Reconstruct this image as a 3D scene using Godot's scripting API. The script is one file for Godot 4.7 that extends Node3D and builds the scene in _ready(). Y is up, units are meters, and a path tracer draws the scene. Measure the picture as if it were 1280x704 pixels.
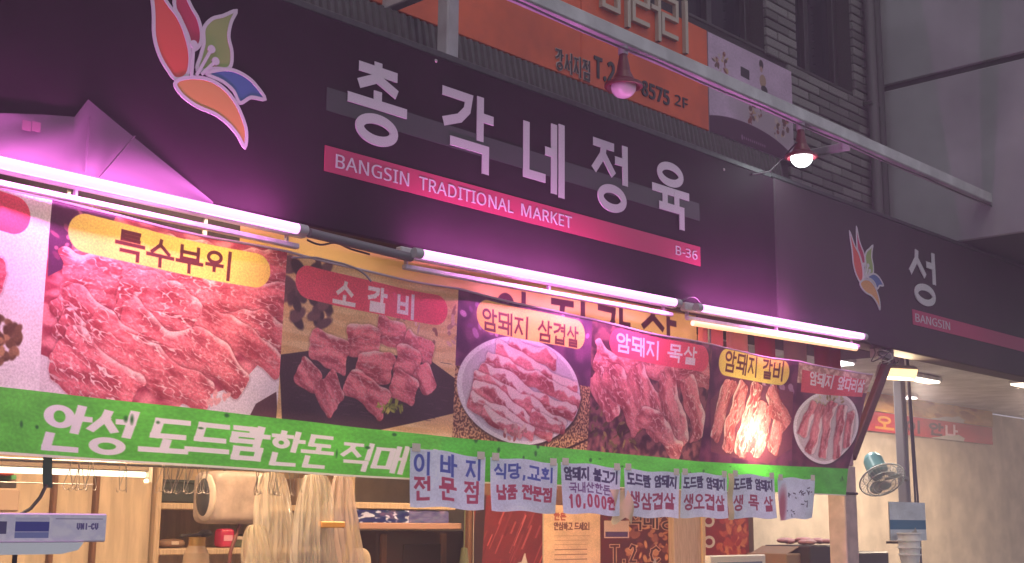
extends Node3D
# A market butcher's stall front at dusk: dark fascia sign, pink tube lamps, photo banner, price notes, stall interior.

const F := 1600.0
var C := Vector3(0, 1.6, 2.65)
var cr: Vector3
var cu: Vector3
var cf: Vector3
var M := {}
var used := {}
var rng := RandomNumberGenerator.new()
var nz := FastNoiseLite.new()
var nf := FastNoiseLite.new()

# ------------------------------------------------------------------ measuring
func at(px: float, py: float, z: float) -> Vector3:
	var d := cf + cr * ((px - 640.0) / F) - cu * ((py - 352.0) / F)
	return C + d * ((z - C.z) / d.z)
func at_x(px: float, py: float, x: float) -> Vector3:
	var d := cf + cr * ((px - 640.0) / F) - cu * ((py - 352.0) / F)
	return C + d * ((x - C.x) / d.x)

# ------------------------------------------------------------------ materials
func lin(r: float, g: float, b: float) -> Color:
	return Color(r, g, b).linear_to_srgb()
func mat(c: Color, rough := 0.7, metal := 0.0) -> StandardMaterial3D:
	var m := StandardMaterial3D.new()
	m.albedo_color = c.linear_to_srgb()
	m.roughness = rough
	m.metallic = metal
	return m
func noise_tex(freq: float, lo: Color, hi: Color, size := 256, kind := 0, seed_ := 1) -> NoiseTexture2D:
	var n := FastNoiseLite.new()
	n.noise_type = FastNoiseLite.TYPE_SIMPLEX_SMOOTH if kind == 0 else FastNoiseLite.TYPE_CELLULAR
	n.frequency = freq
	n.seed = seed_
	n.fractal_octaves = 5
	n.fractal_gain = 0.6
	var g := Gradient.new()
	g.set_color(0, lo)
	g.set_color(1, hi)
	var t := NoiseTexture2D.new()
	t.width = size; t.height = size; t.seamless = true
	t.noise = n; t.color_ramp = g
	return t
var TX := {}
func grain(m: StandardMaterial3D, key: String, scale: Vector3, bump := 0.0) -> StandardMaterial3D:
	if not TX.has(key):
		match key:
			"soft": TX[key] = noise_tex(0.012, Color(0.80, 0.80, 0.80), Color(1, 1, 1), 256, 0, 3)
			"grime": TX[key] = noise_tex(0.02, Color(0.72, 0.71, 0.70), Color(1, 1, 1), 512, 0, 7)
			"rough": TX[key] = noise_tex(0.06, Color(0.62, 0.62, 0.62), Color(1, 1, 1), 512, 0, 11)
			"wood": TX[key] = noise_tex(0.03, Color(0.80, 0.76, 0.70), Color(1, 1, 1), 256, 0, 5)
	m.albedo_texture = TX[key]
	m.uv1_triplanar = true
	m.uv1_world_triplanar = true
	m.uv1_scale = scale
	if bump > 0.0:
		m.heightmap_enabled = true
		m.heightmap_texture = TX[key]
		m.heightmap_scale = bump
	return m
func glow(c: Color, e: float) -> StandardMaterial3D:
	var m := mat(Color(0.8, 0.8, 0.8), 0.4)
	m.emission_enabled = true
	m.emission = c.linear_to_srgb()
	m.emission_energy_multiplier = e
	return m
func printed(img: Image, rough := 0.5, back := 0.0) -> StandardMaterial3D:
	var m := StandardMaterial3D.new()
	m.albedo_texture = ImageTexture.create_from_image(img)
	m.roughness = rough
	m.texture_repeat = false
	if back > 0.0:
		m.backlight_enabled = true
		m.backlight = Color(back, back, back).linear_to_srgb()
	return m

# ------------------------------------------------------------------ mesh builder
class MB:
	var v := PackedVector3Array()
	var n := PackedVector3Array()
	var t := PackedVector2Array()
	func tri(a: Vector3, b: Vector3, c: Vector3, na: Vector3, nb: Vector3, nc: Vector3, ta := Vector2.ZERO, tb := Vector2.ZERO, tc := Vector2.ZERO) -> void:
		if (c - a).cross(b - a).dot(na + nb + nc) < 0.0:
			v.append_array([a, c, b]); n.append_array([na, nc, nb]); t.append_array([ta, tc, tb])
		else:
			v.append_array([a, b, c]); n.append_array([na, nb, nc]); t.append_array([ta, tb, tc])
	func flat(a: Vector3, b: Vector3, c: Vector3, out: Vector3) -> void:
		var k := (c - a).cross(b - a)
		if k.length() < 1e-12:
			return
		k = k.normalized()
		if k.dot(out) < 0.0: k = -k
		tri(a, b, c, k, k, k)
	func quad(a: Vector3, b: Vector3, c: Vector3, d: Vector3, out: Vector3) -> void:
		flat(a, b, c, out); flat(a, c, d, out)
	func quad_uv(a: Vector3, b: Vector3, c: Vector3, d: Vector3, out: Vector3) -> void: # tl tr br bl
		tri(a, b, c, out, out, out, Vector2(0, 0), Vector2(1, 0), Vector2(1, 1))
		tri(a, c, d, out, out, out, Vector2(0, 0), Vector2(1, 1), Vector2(0, 1))
	func box(c: Vector3, s: Vector3, bev := 0.0, bs := Basis()) -> void:
		var h := s * 0.5
		var e: float = minf(bev, minf(h.x, minf(h.y, h.z)) * 0.9)
		if e <= 0.0:
			for ax in 3:
				for sg in [-1.0, 1.0]:
					var nn := Vector3.ZERO; nn[ax] = sg
					var q := []
					for k in [[-1, -1], [1, -1], [1, 1], [-1, 1]]:
						var p := Vector3.ZERO
						p[ax] = sg * h[ax]; p[(ax + 1) % 3] = k[0] * h[(ax + 1) % 3]; p[(ax + 2) % 3] = k[1] * h[(ax + 2) % 3]
						q.append(c + bs * p)
					quad(q[0], q[1], q[2], q[3], bs * nn)
			return
		for ax in 3:
			var b := (ax + 1) % 3
			var d := (ax + 2) % 3
			for sg in [-1.0, 1.0]:
				var nn := Vector3.ZERO; nn[ax] = sg
				var q := []
				for k in [[-1, -1], [1, -1], [1, 1], [-1, 1]]:
					var p := Vector3.ZERO
					p[ax] = sg * h[ax]; p[b] = k[0] * (h[b] - e); p[d] = k[1] * (h[d] - e)
					q.append(c + bs * p)
				quad(q[0], q[1], q[2], q[3], bs * nn)
			for s1 in [-1.0, 1.0]:
				for s2 in [-1.0, 1.0]:
					var p0 := Vector3.ZERO
					p0[b] = s1 * h[b]; p0[d] = s2 * (h[d] - e); p0[ax] = h[ax] - e
					var p1 := p0; p1[ax] = -p0[ax]
					var p2 := Vector3.ZERO
					p2[b] = s1 * (h[b] - e); p2[d] = s2 * h[d]; p2[ax] = p1[ax]
					var p3 := p2; p3[ax] = p0[ax]
					var o := Vector3.ZERO; o[b] = s1; o[d] = s2
					quad(c + bs * p0, c + bs * p1, c + bs * p2, c + bs * p3, bs * o)
		for sx in [-1.0, 1.0]:
			for sy in [-1.0, 1.0]:
				for sz in [-1.0, 1.0]:
					var g := Vector3(sx, sy, sz)
					flat(c + bs * (g * Vector3(h.x, h.y - e, h.z - e)), c + bs * (g * Vector3(h.x - e, h.y, h.z - e)), c + bs * (g * Vector3(h.x - e, h.y - e, h.z)), bs * g)
	func bar(a: Vector3, b: Vector3, w: float, hgt: float, bev := 0.0, up := Vector3.UP) -> void:
		var x := (b - a).normalized()
		if absf(x.dot(up)) > 0.98: up = Vector3.BACK
		var z := x.cross(up).normalized()
		box((a + b) * 0.5, Vector3((b - a).length(), hgt, w), bev, Basis(x, z.cross(x), z))
	func tube(pts: Array, r: float, seg := 10, r_end := -1.0, caps := true) -> void:
		var cnt := pts.size()
		var rings := []
		var norms := []
		var ref := Vector3.UP
		var d0: Vector3 = (pts[1] - pts[0]).normalized()
		if absf(d0.dot(ref)) > 0.9: ref = Vector3.RIGHT
		var side := d0.cross(ref).normalized()
		for i in cnt:
			var d: Vector3 = (pts[mini(i + 1, cnt - 1)] - pts[maxi(i - 1, 0)]).normalized()
			side = (side - d * side.dot(d)).normalized()
			var oth := d.cross(side)
			var rr := r if r_end < 0.0 else lerpf(r, r_end, float(i) / (cnt - 1))
			var ring := []
			var nr := []
			for k in seg:
				var a := TAU * k / seg
				var o := side * cos(a) + oth * sin(a)
				ring.append(pts[i] + o * rr); nr.append(o)
			rings.append(ring); norms.append(nr)
		for i in cnt - 1:
			for k in seg:
				var k2 := (k + 1) % seg
				tri(rings[i][k], rings[i][k2], rings[i + 1][k2], norms[i][k], norms[i][k2], norms[i + 1][k2])
				tri(rings[i][k], rings[i + 1][k2], rings[i + 1][k], norms[i][k], norms[i + 1][k2], norms[i + 1][k])
		if caps:
			for k in range(1, seg - 1):
				flat(rings[0][0], rings[0][k], rings[0][k + 1], -d0)
				flat(rings[cnt - 1][0], rings[cnt - 1][k], rings[cnt - 1][k + 1], (pts[cnt - 1] - pts[cnt - 2]))
	func lathe(c: Vector3, prof: Array, seg := 24, bs := Basis()) -> void: # prof: Vector2(r, y)
		for i in prof.size() - 1:
			var a: Vector2 = prof[i]
			var b: Vector2 = prof[i + 1]
			var e := b - a
			var nn := Vector2(e.y, -e.x).normalized()
			if nn.length() < 0.5: continue
			for k in seg:
				var u0 := TAU * k / seg
				var u1 := TAU * (k + 1) / seg
				var c0 := Vector3(cos(u0), 0, sin(u0))
				var c1 := Vector3(cos(u1), 0, sin(u1))
				var p00 := c + bs * (c0 * a.x + Vector3.UP * a.y)
				var p01 := c + bs * (c1 * a.x + Vector3.UP * a.y)
				var p10 := c + bs * (c0 * b.x + Vector3.UP * b.y)
				var p11 := c + bs * (c1 * b.x + Vector3.UP * b.y)
				var n0 := bs * (c0 * nn.x + Vector3.UP * nn.y)
				var n1 := bs * (c1 * nn.x + Vector3.UP * nn.y)
				if a.x > 1e-6: tri(p00, p01, p11, n0, n1, n1)
				if b.x > 1e-6: tri(p00, p11, p10, n0, n1, n0)
	func sheet(f: Callable, nu: int, nv: int, u0 := 0.0, u1 := 1.0) -> void: # f(u,v)->Vector3, front towards +z
		var g := []
		for j in nv + 1:
			var row := []
			for i in nu + 1:
				row.append(f.call(lerpf(u0, u1, float(i) / nu), float(j) / nv))
			g.append(row)
		var nm := []
		for j in nv + 1:
			var row := []
			for i in nu + 1:
				var du: Vector3 = g[j][mini(i + 1, nu)] - g[j][maxi(i - 1, 0)]
				var dv: Vector3 = g[mini(j + 1, nv)][i] - g[maxi(j - 1, 0)][i]
				var k := dv.cross(du).normalized()
				row.append(k)
			nm.append(row)
		for j in nv:
			for i in nu:
				var ta := Vector2(float(i) / nu, float(j) / nv)
				var tc := Vector2(float(i + 1) / nu, float(j + 1) / nv)
				tri(g[j][i], g[j][i + 1], g[j + 1][i + 1], nm[j][i], nm[j][i + 1], nm[j + 1][i + 1], ta, Vector2(tc.x, ta.y), tc)
				tri(g[j][i], g[j + 1][i + 1], g[j + 1][i], nm[j][i], nm[j + 1][i + 1], nm[j + 1][i], ta, tc, Vector2(ta.x, tc.y))
	func prism(pts: PackedVector2Array, z0: float, z1: float) -> void: # polygon in xy, front at z1
		var idx := Geometry2D.triangulate_polygon(pts)
		for i in range(0, idx.size(), 3):
			flat(Vector3(pts[idx[i]].x, pts[idx[i]].y, z1), Vector3(pts[idx[i + 1]].x, pts[idx[i + 1]].y, z1), Vector3(pts[idx[i + 2]].x, pts[idx[i + 2]].y, z1), Vector3.BACK)
		var area := 0.0
		for i in pts.size():
			area += pts[i].cross(pts[(i + 1) % pts.size()])
		for i in pts.size():
			var a := pts[i]
			var b := pts[(i + 1) % pts.size()]
			var e := b - a
			var o := Vector3(e.y, -e.x, 0) * signf(area)
			quad(Vector3(a.x, a.y, z0), Vector3(b.x, b.y, z0), Vector3(b.x, b.y, z1), Vector3(a.x, a.y, z1), o)
	func ribbon(pts: Array, hw: float, z0: float, z1: float, closed := false, ext := 0.0) -> void: # flat stroke in xy
		var q := pts.duplicate()
		var c := q.size()
		if not closed and ext > 0.0:
			q[0] = q[0] - (q[1] - q[0]).normalized() * ext
			q[c - 1] = q[c - 1] + (q[c - 1] - q[c - 2]).normalized() * ext
		var L := []
		var R := []
		for i in c:
			var p: Vector2 = q[i]
			var dp: Vector2 = (p - q[(i - 1 + c) % c]).normalized() if (closed or i > 0) else (q[1] - p).normalized()
			var dn: Vector2 = (q[(i + 1) % c] - p).normalized() if (closed or i < c - 1) else dp
			var np := Vector2(-dp.y, dp.x)
			var nn := Vector2(-dn.y, dn.x)
			var mm := (np + nn)
			mm = mm.normalized() if mm.length() > 0.05 else np
			var k: float = hw / maxf(0.35, mm.dot(np))
			L.append(p + mm * k); R.append(p - mm * k)
		var last := c if closed else c - 1
		for i in last:
			var j := (i + 1) % c
			var a: Vector2 = L[i]; var b: Vector2 = L[j]; var d: Vector2 = R[j]; var e: Vector2 = R[i]
			quad(Vector3(a.x, a.y, z1), Vector3(b.x, b.y, z1), Vector3(d.x, d.y, z1), Vector3(e.x, e.y, z1), Vector3.BACK)
			var o := Vector3(a.x - e.x, a.y - e.y, 0)
			quad(Vector3(a.x, a.y, z0), Vector3(b.x, b.y, z0), Vector3(b.x, b.y, z1), Vector3(a.x, a.y, z1), o)
			quad(Vector3(e.x, e.y, z0), Vector3(d.x, d.y, z0), Vector3(d.x, d.y, z1), Vector3(e.x, e.y, z1), -o)
	func blob(c: Vector3, s: Vector3, power := 2.0, nu := 20, nv := 12, bs := Basis()) -> void: # superellipsoid
		var g := []
		var e := 2.0 / power
		for j in nv + 1:
			var ph := -PI / 2 + PI * j / nv
			var row := []
			for i in nu + 1:
				var th := TAU * i / nu
				row.append(Vector3(_sp(cos(ph), e) * _sp(cos(th), e), _sp(sin(ph), e), _sp(cos(ph), e) * _sp(sin(th), e)))
			g.append(row)
		var nrm := func(p: Vector3) -> Vector3:
			return bs * (Vector3(_sp(p.x, power - 1.0) / s.x, _sp(p.y, power - 1.0) / s.y, _sp(p.z, power - 1.0) / s.z) + p * 1e-6).normalized()
		for j in nv:
			for i in nu:
				var a: Vector3 = g[j][i]; var b: Vector3 = g[j][i + 1]; var d: Vector3 = g[j + 1][i + 1]; var f: Vector3 = g[j + 1][i]
				if j > 0: tri(c + bs * (a * s), c + bs * (b * s), c + bs * (d * s), nrm.call(a), nrm.call(b), nrm.call(d))
				if j < nv - 1: tri(c + bs * (a * s), c + bs * (d * s), c + bs * (f * s), nrm.call(a), nrm.call(d), nrm.call(f))
	func _sp(x: float, e: float) -> float:
		return signf(x) * pow(absf(x), e)
	func mesh() -> ArrayMesh:
		var arr := []
		arr.resize(Mesh.ARRAY_MAX)
		arr[Mesh.ARRAY_VERTEX] = v; arr[Mesh.ARRAY_NORMAL] = n; arr[Mesh.ARRAY_TEX_UV] = t
		var m := ArrayMesh.new()
		m.add_surface_from_arrays(Mesh.PRIMITIVE_TRIANGLES, arr)
		return m

func numbered(s: String) -> String:
	if not used.has(s):
		used[s] = 0
		return s
	used[s] += 1
	return "%s_%03d" % [s, used[s]]
func put(mb: MB, called: String, m: Material, parent: Node) -> MeshInstance3D:
	var o := MeshInstance3D.new()
	o.mesh = mb.mesh()
	o.material_override = m
	if parent == self:
		o.name = numbered(called)
		add_child(o)
	else:
		o.name = called
		parent.add_child(o, true)
	return o
func tag(o: Node, label: String, category: String, group := "", kind := "") -> void:
	o.set_meta("label", label)
	o.set_meta("category", category)
	if group: o.set_meta("group", group)
	if kind: o.set_meta("kind", kind)
func thing(called: String, label: String, category: String, group := "") -> Node3D:
	var o := Node3D.new()
	o.name = numbered(called)
	add_child(o)
	tag(o, label, category, group)
	return o
func solo(mb: MB, called: String, m: Material, label: String, category: String, group := "") -> MeshInstance3D:
	var o := put(mb, called, m, self)
	tag(o, label, category, group)
	return o
func struct(mb: MB, called: String, m: Material, label: String, category: String) -> MeshInstance3D:
	var o := put(mb, called, m, self)
	tag(o, label, category, "", "structure")
	return o
func B(c: Vector3, s: Vector3, bev := 0.0) -> MB:
	var b := MB.new(); b.box(c, s, bev); return b
func omni(p: Vector3, c: Color, e: float, size: float, parent: Node = self) -> void:
	var l := OmniLight3D.new()
	l.name = "lamp_glow"
	l.light_color = c.linear_to_srgb(); l.light_energy = e; l.light_size = size
	l.omni_range = 12.0; l.omni_attenuation = 2.0; l.shadow_enabled = true
	parent.add_child(l, true)
	l.position = p
func area(p: Vector3, xdir: Vector3, facing: Vector3, size: Vector2, c: Color, e: float, parent: Node = self) -> void:
	var l := AreaLight3D.new()
	l.name = "lamp_glow"
	l.area_size = size
	l.light_color = c.linear_to_srgb(); l.light_energy = e
	l.area_range = 12.0; l.area_attenuation = 2.0
	l.area_normalize_energy = true
	l.shadow_enabled = true
	var zz := -facing.normalized()
	var xx := (xdir - zz * xdir.dot(zz)).normalized()
	l.transform = Transform3D(Basis(xx, zz.cross(xx), zz), p)
	parent.add_child(l, true)

# ------------------------------------------------------------------ hangul from strokes
const INI := "ㄱㄲㄴㄷㄸㄹㅁㅂㅃㅅㅆㅇㅈㅉㅊㅋㅌㅍㅎ"
const VOW := "ㅏㅐㅑㅒㅓㅔㅕㅖㅗㅘㅙㅚㅛㅜㅝㅞㅟㅠㅡㅢㅣ"
const FIN := " ㄱㄲㄳㄴㄵㄶㄷㄹㄺㄻㄼㄽㄾㄿㅀㅁㅂㅄㅅㅆㅇㅈㅊㅋㅌㅍㅎ"
func jamo(j: String, flag: int) -> Array: # flag 1: beside an upright vowel
	match j:
		"ㄱ": return [[[0, 0], [0.95, 0], [0.88, 0.42], [0.6, 0.76], [0.05, 1]]] if flag == 1 else [[[0, 0], [1, 0], [1, 1]]]
		"ㄴ": return [[[0, 0], [0, 1], [1, 1]]]
		"ㄷ": return [[[1, 0], [0, 0], [0, 1], [1, 1]]]
		"ㄹ": return [[[0, 0], [1, 0], [1, 0.5], [0, 0.5], [0, 1], [1, 1]]]
		"ㅁ": return [[[0, 0], [1, 0], [1, 1], [0, 1], "c"]]
		"ㅂ": return [[[0, 0], [0, 1], [1, 1], [1, 0]], [[0, 0.46], [1, 0.46]]]
		"ㅅ": return [[[0.5, 0], [0.46, 0.35], [0, 1]], [[0.5, 0.38], [1, 1]]]
		"ㅇ": return [["o", 0.5, 0.5, 0.5, 0.5]]
		"ㅈ": return [[[0, 0], [1, 0]], [[0.52, 0.04], [0.46, 0.4], [0, 1]], [[0.5, 0.42], [1, 1]]]
		"ㅊ": return [[[0.5, -0.08], [0.5, 0.2]], [[0, 0.22], [1, 0.22]], [[0.52, 0.26], [0.44, 0.58], [0, 1]], [[0.5, 0.58], [1, 1]]]
		"ㅋ": return jamo("ㄱ", flag) + [[[0, 0.48], [0.9, 0.42]]]
		"ㅌ": return [[[1, 0], [0, 0], [0, 1], [1, 1]], [[0, 0.5], [0.95, 0.5]]]
		"ㅍ": return [[[0, 0], [1, 0]], [[0, 1], [1, 1]], [[0.28, 0], [0.28, 1]], [[0.72, 0], [0.72, 1]]]
		"ㅎ": return [[[0.5, -0.1], [0.5, 0.06]], [[0, 0.2], [1, 0.2]], ["o", 0.5, 0.7, 0.36, 0.3]]
	return []
func vowel(j: String) -> Array: # [upright strokes, flat strokes]
	match j:
		"ㅏ": return [[[[0.3, 0], [0.3, 1]], [[0.3, 0.45], [1, 0.45]]], []]
		"ㅐ": return [[[[0.15, 0.03], [0.15, 0.97]], [[0.85, 0], [0.85, 1]], [[0.15, 0.46], [0.85, 0.46]]], []]
		"ㅑ": return [[[[0.3, 0], [0.3, 1]], [[0.3, 0.32], [1, 0.32]], [[0.3, 0.6], [1, 0.6]]], []]
		"ㅓ": return [[[[0.8, 0], [0.8, 1]], [[0, 0.42], [0.8, 0.42]]], []]
		"ㅔ": return [[[[0.4, 0.03], [0.4, 0.97]], [[0.95, 0], [0.95, 1]], [[-0.15, 0.42], [0.4, 0.42]]], []]
		"ㅕ": return [[[[0.8, 0], [0.8, 1]], [[0, 0.3], [0.8, 0.3]], [[0, 0.6], [0.8, 0.6]]], []]
		"ㅣ": return [[[[0.7, 0], [0.7, 1]]], []]
		"ㅗ": return [[], [[[0.5, 0], [0.5, 1]], [[0, 1], [1, 1]]]]
		"ㅛ": return [[], [[[0.33, 0], [0.33, 1]], [[0.67, 0], [0.67, 1]], [[0, 1], [1, 1]]]]
		"ㅜ": return [[], [[[0, 0], [1, 0]], [[0.5, 0], [0.5, 1]]]]
		"ㅠ": return [[], [[[0, 0], [1, 0]], [[0.33, 0], [0.33, 1]], [[0.67, 0], [0.67, 1]]]]
		"ㅡ": return [[], [[[0, 0.5], [1, 0.5]]]]
		"ㅘ": return [vowel("ㅏ")[0], vowel("ㅗ")[1]]
		"ㅙ": return [vowel("ㅐ")[0], vowel("ㅗ")[1]]
		"ㅚ": return [vowel("ㅣ")[0], vowel("ㅗ")[1]]
		"ㅝ": return [vowel("ㅓ")[0], vowel("ㅜ")[1]]
		"ㅟ": return [vowel("ㅣ")[0], vowel("ㅜ")[1]]
		"ㅢ": return [vowel("ㅣ")[0], vowel("ㅡ")[1]]
	return [[], []]
func fit(strokes: Array, b: Array, out: Array) -> void:
	var o := Vector2(b[0], b[1])
	var s := Vector2(b[2] - b[0], b[3] - b[1])
	for st in strokes:
		if st[0] is String:
			var c := o + s * Vector2(st[1], st[2])
			out.append({"c": c, "r": Vector2(absf(s.x * st[3]), absf(s.y * st[4]))})
		else:
			var pts := []
			var closed := false
			for p in st:
				if p is String: closed = true
				else: pts.append(o + s * Vector2(p[0], p[1]))
			out.append({"p": pts, "closed": closed})
func glyph(ch: String) -> Array: # strokes in a unit em, y down
	var out := []
	var code := ch.unicode_at(0)
	if code >= 0xAC00 and code <= 0xD7A3:
		var k := code - 0xAC00
		var ji := INI[k / 588]
		var jv := VOW[(k % 588) / 28]
		var jf := FIN[k % 28]
		var vv := vowel(jv)
		var upright: bool = vv[0].size() > 0
		var flatv: bool = vv[1].size() > 0
		var fin := jf != " "
		var bi: Array; var bu: Array; var bf: Array; var bz: Array
		var wide := jv in ["ㅐ", "ㅔ", "ㅙ"]
		if upright and not flatv:
			bi = [0.07, 0.12, 0.50 if wide else 0.55, 0.82]; bu = [0.62 if wide else 0.66, 0.0, 0.97, 1.0]
			if fin: bi = [0.07, 0.04, 0.50 if wide else 0.56, 0.44]; bu[3] = 0.54; bz = [0.22, 0.68, 0.86, 0.97]
		elif flatv and not upright:
			bi = [0.18, 0.06, 0.82, 0.50]; bf = [0.02, 0.66, 0.98, 0.92]
			if jv in ["ㅜ", "ㅠ"]: bf = [0.02, 0.62, 0.98, 0.98]
			if jv == "ㅡ": bf = [0.02, 0.7, 0.98, 0.95]
			if fin:
				bi = [0.2, 0.03, 0.8, 0.30]; bf = [0.02, 0.38, 0.98, 0.52]; bz = [0.2, 0.70, 0.8, 0.97]
				if jv in ["ㅜ", "ㅠ"]: bf = [0.02, 0.44, 0.98, 0.62]
		else:
			bi = [0.08, 0.06, 0.56, 0.44]; bf = [0.04, 0.54, 0.62, 0.74]; bu = [0.68, 0.0, 0.97, 1.0]
			if wide: bu[0] = 0.66
			if fin: bi = [0.08, 0.02, 0.54, 0.30]; bf = [0.04, 0.37, 0.6, 0.50]; bu[3] = 0.60; bz = [0.22, 0.72, 0.84, 0.97]
		var sep: Array = {"ㄲ": ["ㄱ"], "ㄸ": ["ㄷ"], "ㅃ": ["ㅂ"], "ㅆ": ["ㅅ"], "ㅉ": ["ㅈ"]}.get(ji, [])
		if sep.size():
			var w: float = (bi[2] - bi[0]) * 0.42
			fit(jamo(sep[0], 1 if upright else 0), [bi[0], bi[1], bi[0] + w, bi[3]], out)
			fit(jamo(sep[0], 1 if upright else 0), [bi[2] - w, bi[1], bi[2], bi[3]], out)
		else:
			fit(jamo(ji, 1 if upright else 0), bi, out)
		if upright: fit(vv[0], bu, out)
		if flatv: fit(vv[1], bf, out)
		if fin: fit(jamo(jf, 0), bz, out)
		return out
	var simple := {
		"0": [["o", 0.5, 0.5, 0.32, 0.46]], "1": [[[0.3, 0.2], [0.55, 0.04], [0.55, 0.97]]], "2": [[[0.2, 0.2], [0.4, 0.04], [0.72, 0.1], [0.76, 0.34], [0.2, 0.96], [0.82, 0.96]]],
		"T": [[[0.1, 0.05], [0.9, 0.05]], [[0.5, 0.05], [0.5, 0.97]]], "C": [[[0.85, 0.2], [0.6, 0.04], [0.25, 0.2], [0.15, 0.5], [0.25, 0.82], [0.6, 0.97], [0.85, 0.8]]],
		",": [[[0.5, 0.85], [0.4, 1.08]]], ".": [[[0.5, 0.9], [0.5, 0.96]]], "!": [[[0.5, 0.0], [0.5, 0.65]], [[0.5, 0.88], [0.5, 0.95]]], "-": [[[0.2, 0.5], [0.8, 0.5]]],
		"U": [[[0.15, 0.03], [0.15, 0.7], [0.5, 0.97], [0.85, 0.7], [0.85, 0.03]]], "N": [[[0.15, 0.97], [0.15, 0.05], [0.85, 0.95], [0.85, 0.03]]], "I": [[[0.5, 0.03], [0.5, 0.97]]],
	}
	if simple.has(ch): fit(simple[ch], [0.05, 0.0, 0.95, 1.0], out)
	return out
func letter_mesh(mb: MB, ch: String, x0: float, y0: float, w: float, h: float, hw: float, z0: float, z1: float) -> void: # world xy, y0 top
	var zz := z1
	for s in glyph(ch):
		zz += 0.0004
		if s.has("c"):
			var pts := []
			for k in 36:
				var a := TAU * k / 36
				pts.append(Vector2(x0 + (s.c.x + s.r.x * cos(a)) * w, y0 - (s.c.y + s.r.y * sin(a)) * h))
			mb.ribbon(pts, hw, z0, zz, true)
		else:
			var pts := []
			for p in s.p: pts.append(Vector2(x0 + p.x * w, y0 - p.y * h))
			mb.ribbon(pts, hw, z0, zz, s.closed, hw * 0.6)

# ------------------------------------------------------------------ printing onto pictures
class Art:
	var im: Image
	var w: int
	var h: int
	func _init(ww: int, hh: int, c: Color) -> void:
		w = ww; h = hh
		im = Image.create(w, h, false, Image.FORMAT_RGB8)
		im.fill(c)
	func dab(x: int, y: int, c: Color, a: float) -> void:
		if a >= 0.999: im.set_pixel(x, y, c)
		elif a > 0.004: im.set_pixel(x, y, im.get_pixel(x, y).lerp(c, a))
	func seg(a: Vector2, b: Vector2, hw: float, c: Color, ext := -1.0) -> void:
		if ext < 0.0: ext = hw
		var ln := maxf((b - a).length(), 0.001)
		var d := (b - a) / ln
		var r := hw + ext + 1.5
		for y in range(maxi(0, int(minf(a.y, b.y) - r)), mini(h, int(maxf(a.y, b.y) + r) + 1)):
			for x in range(maxi(0, int(minf(a.x, b.x) - r)), mini(w, int(maxf(a.x, b.x) + r) + 1)):
				var p := Vector2(x + 0.5, y + 0.5) - a
				var t := p.dot(d)
				var e := maxf(maxf(-t - ext, t - ln - ext), absf(p.cross(d)) - hw)
				dab(x, y, c, clampf(0.5 - e, 0.0, 1.0))
	func ring(o: Vector2, r: Vector2, hw: float, c: Color) -> void:
		for y in range(maxi(0, int(o.y - r.y - hw - 2)), mini(h, int(o.y + r.y + hw + 2))):
			for x in range(maxi(0, int(o.x - r.x - hw - 2)), mini(w, int(o.x + r.x + hw + 2))):
				var p := Vector2(x + 0.5, y + 0.5) - o
				var k := p / r
				var g := (p / (r * r)).length()
				var e := absf(k.length() - 1.0) * k.length() / maxf(g, 1e-4) - hw
				dab(x, y, c, clampf(0.5 - e, 0.0, 1.0))
	func ellipse(o: Vector2, r: Vector2, ang: float, c: Color, soft := 1.0) -> void:
		var m := maxf(r.x, r.y) + soft + 1
		var cs := cos(ang); var sn := sin(ang)
		for y in range(maxi(0, int(o.y - m)), mini(h, int(o.y + m) + 1)):
			for x in range(maxi(0, int(o.x - m)), mini(w, int(o.x + m) + 1)):
				var p := Vector2(x + 0.5, y + 0.5) - o
				p = Vector2(p.x * cs + p.y * sn, -p.x * sn + p.y * cs) / r
				var e := (p.length() - 1.0) * minf(r.x, r.y)
				dab(x, y, c, clampf(0.5 - e / soft, 0.0, 1.0))
	func pill(a: Vector2, b: Vector2, hw: float, c: Color) -> void:
		var ln := (b - a).length()
		var d := (b - a) / ln
		for y in range(maxi(0, int(minf(a.y, b.y) - hw - 2)), mini(h, int(maxf(a.y, b.y) + hw + 2))):
			for x in range(maxi(0, int(minf(a.x, b.x) - hw - 2)), mini(w, int(maxf(a.x, b.x) + hw + 2))):
				var p := Vector2(x + 0.5, y + 0.5) - a
				var t := clampf(p.dot(d), 0.0, ln)
				dab(x, y, c, clampf(0.5 - ((p - d * t).length() - hw), 0.0, 1.0))
	func poly(pts: PackedVector2Array, c: Color, alpha := 1.0) -> void:
		var lo := Vector2(1e9, 1e9); var hi := -lo
		for p in pts: lo = lo.min(p); hi = hi.max(p)
		for y in range(maxi(0, int(lo.y)), mini(h, int(hi.y) + 1)):
			var cov := PackedFloat32Array(); cov.resize(w)
			for sub in 3:
				var yy := y + (sub + 0.5) / 3.0
				var xs := []
				for i in pts.size():
					var a := pts[i]; var b := pts[(i + 1) % pts.size()]
					if (a.y > yy) != (b.y > yy): xs.append(a.x + (yy - a.y) / (b.y - a.y) * (b.x - a.x))
				xs.sort()
				for k in range(0, xs.size() - 1, 2):
					var l: float = xs[k]; var r: float = xs[k + 1]
					for x in range(maxi(0, int(l)), mini(w, int(r) + 1)):
						cov[x] += clampf(minf(x + 1.0, r) - maxf(x, l), 0.0, 1.0) / 3.0
			for x in range(maxi(0, int(lo.x)), mini(w, int(hi.x) + 1)):
				if cov[x] > 0.0: dab(x, y, c, cov[x] * alpha)

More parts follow.
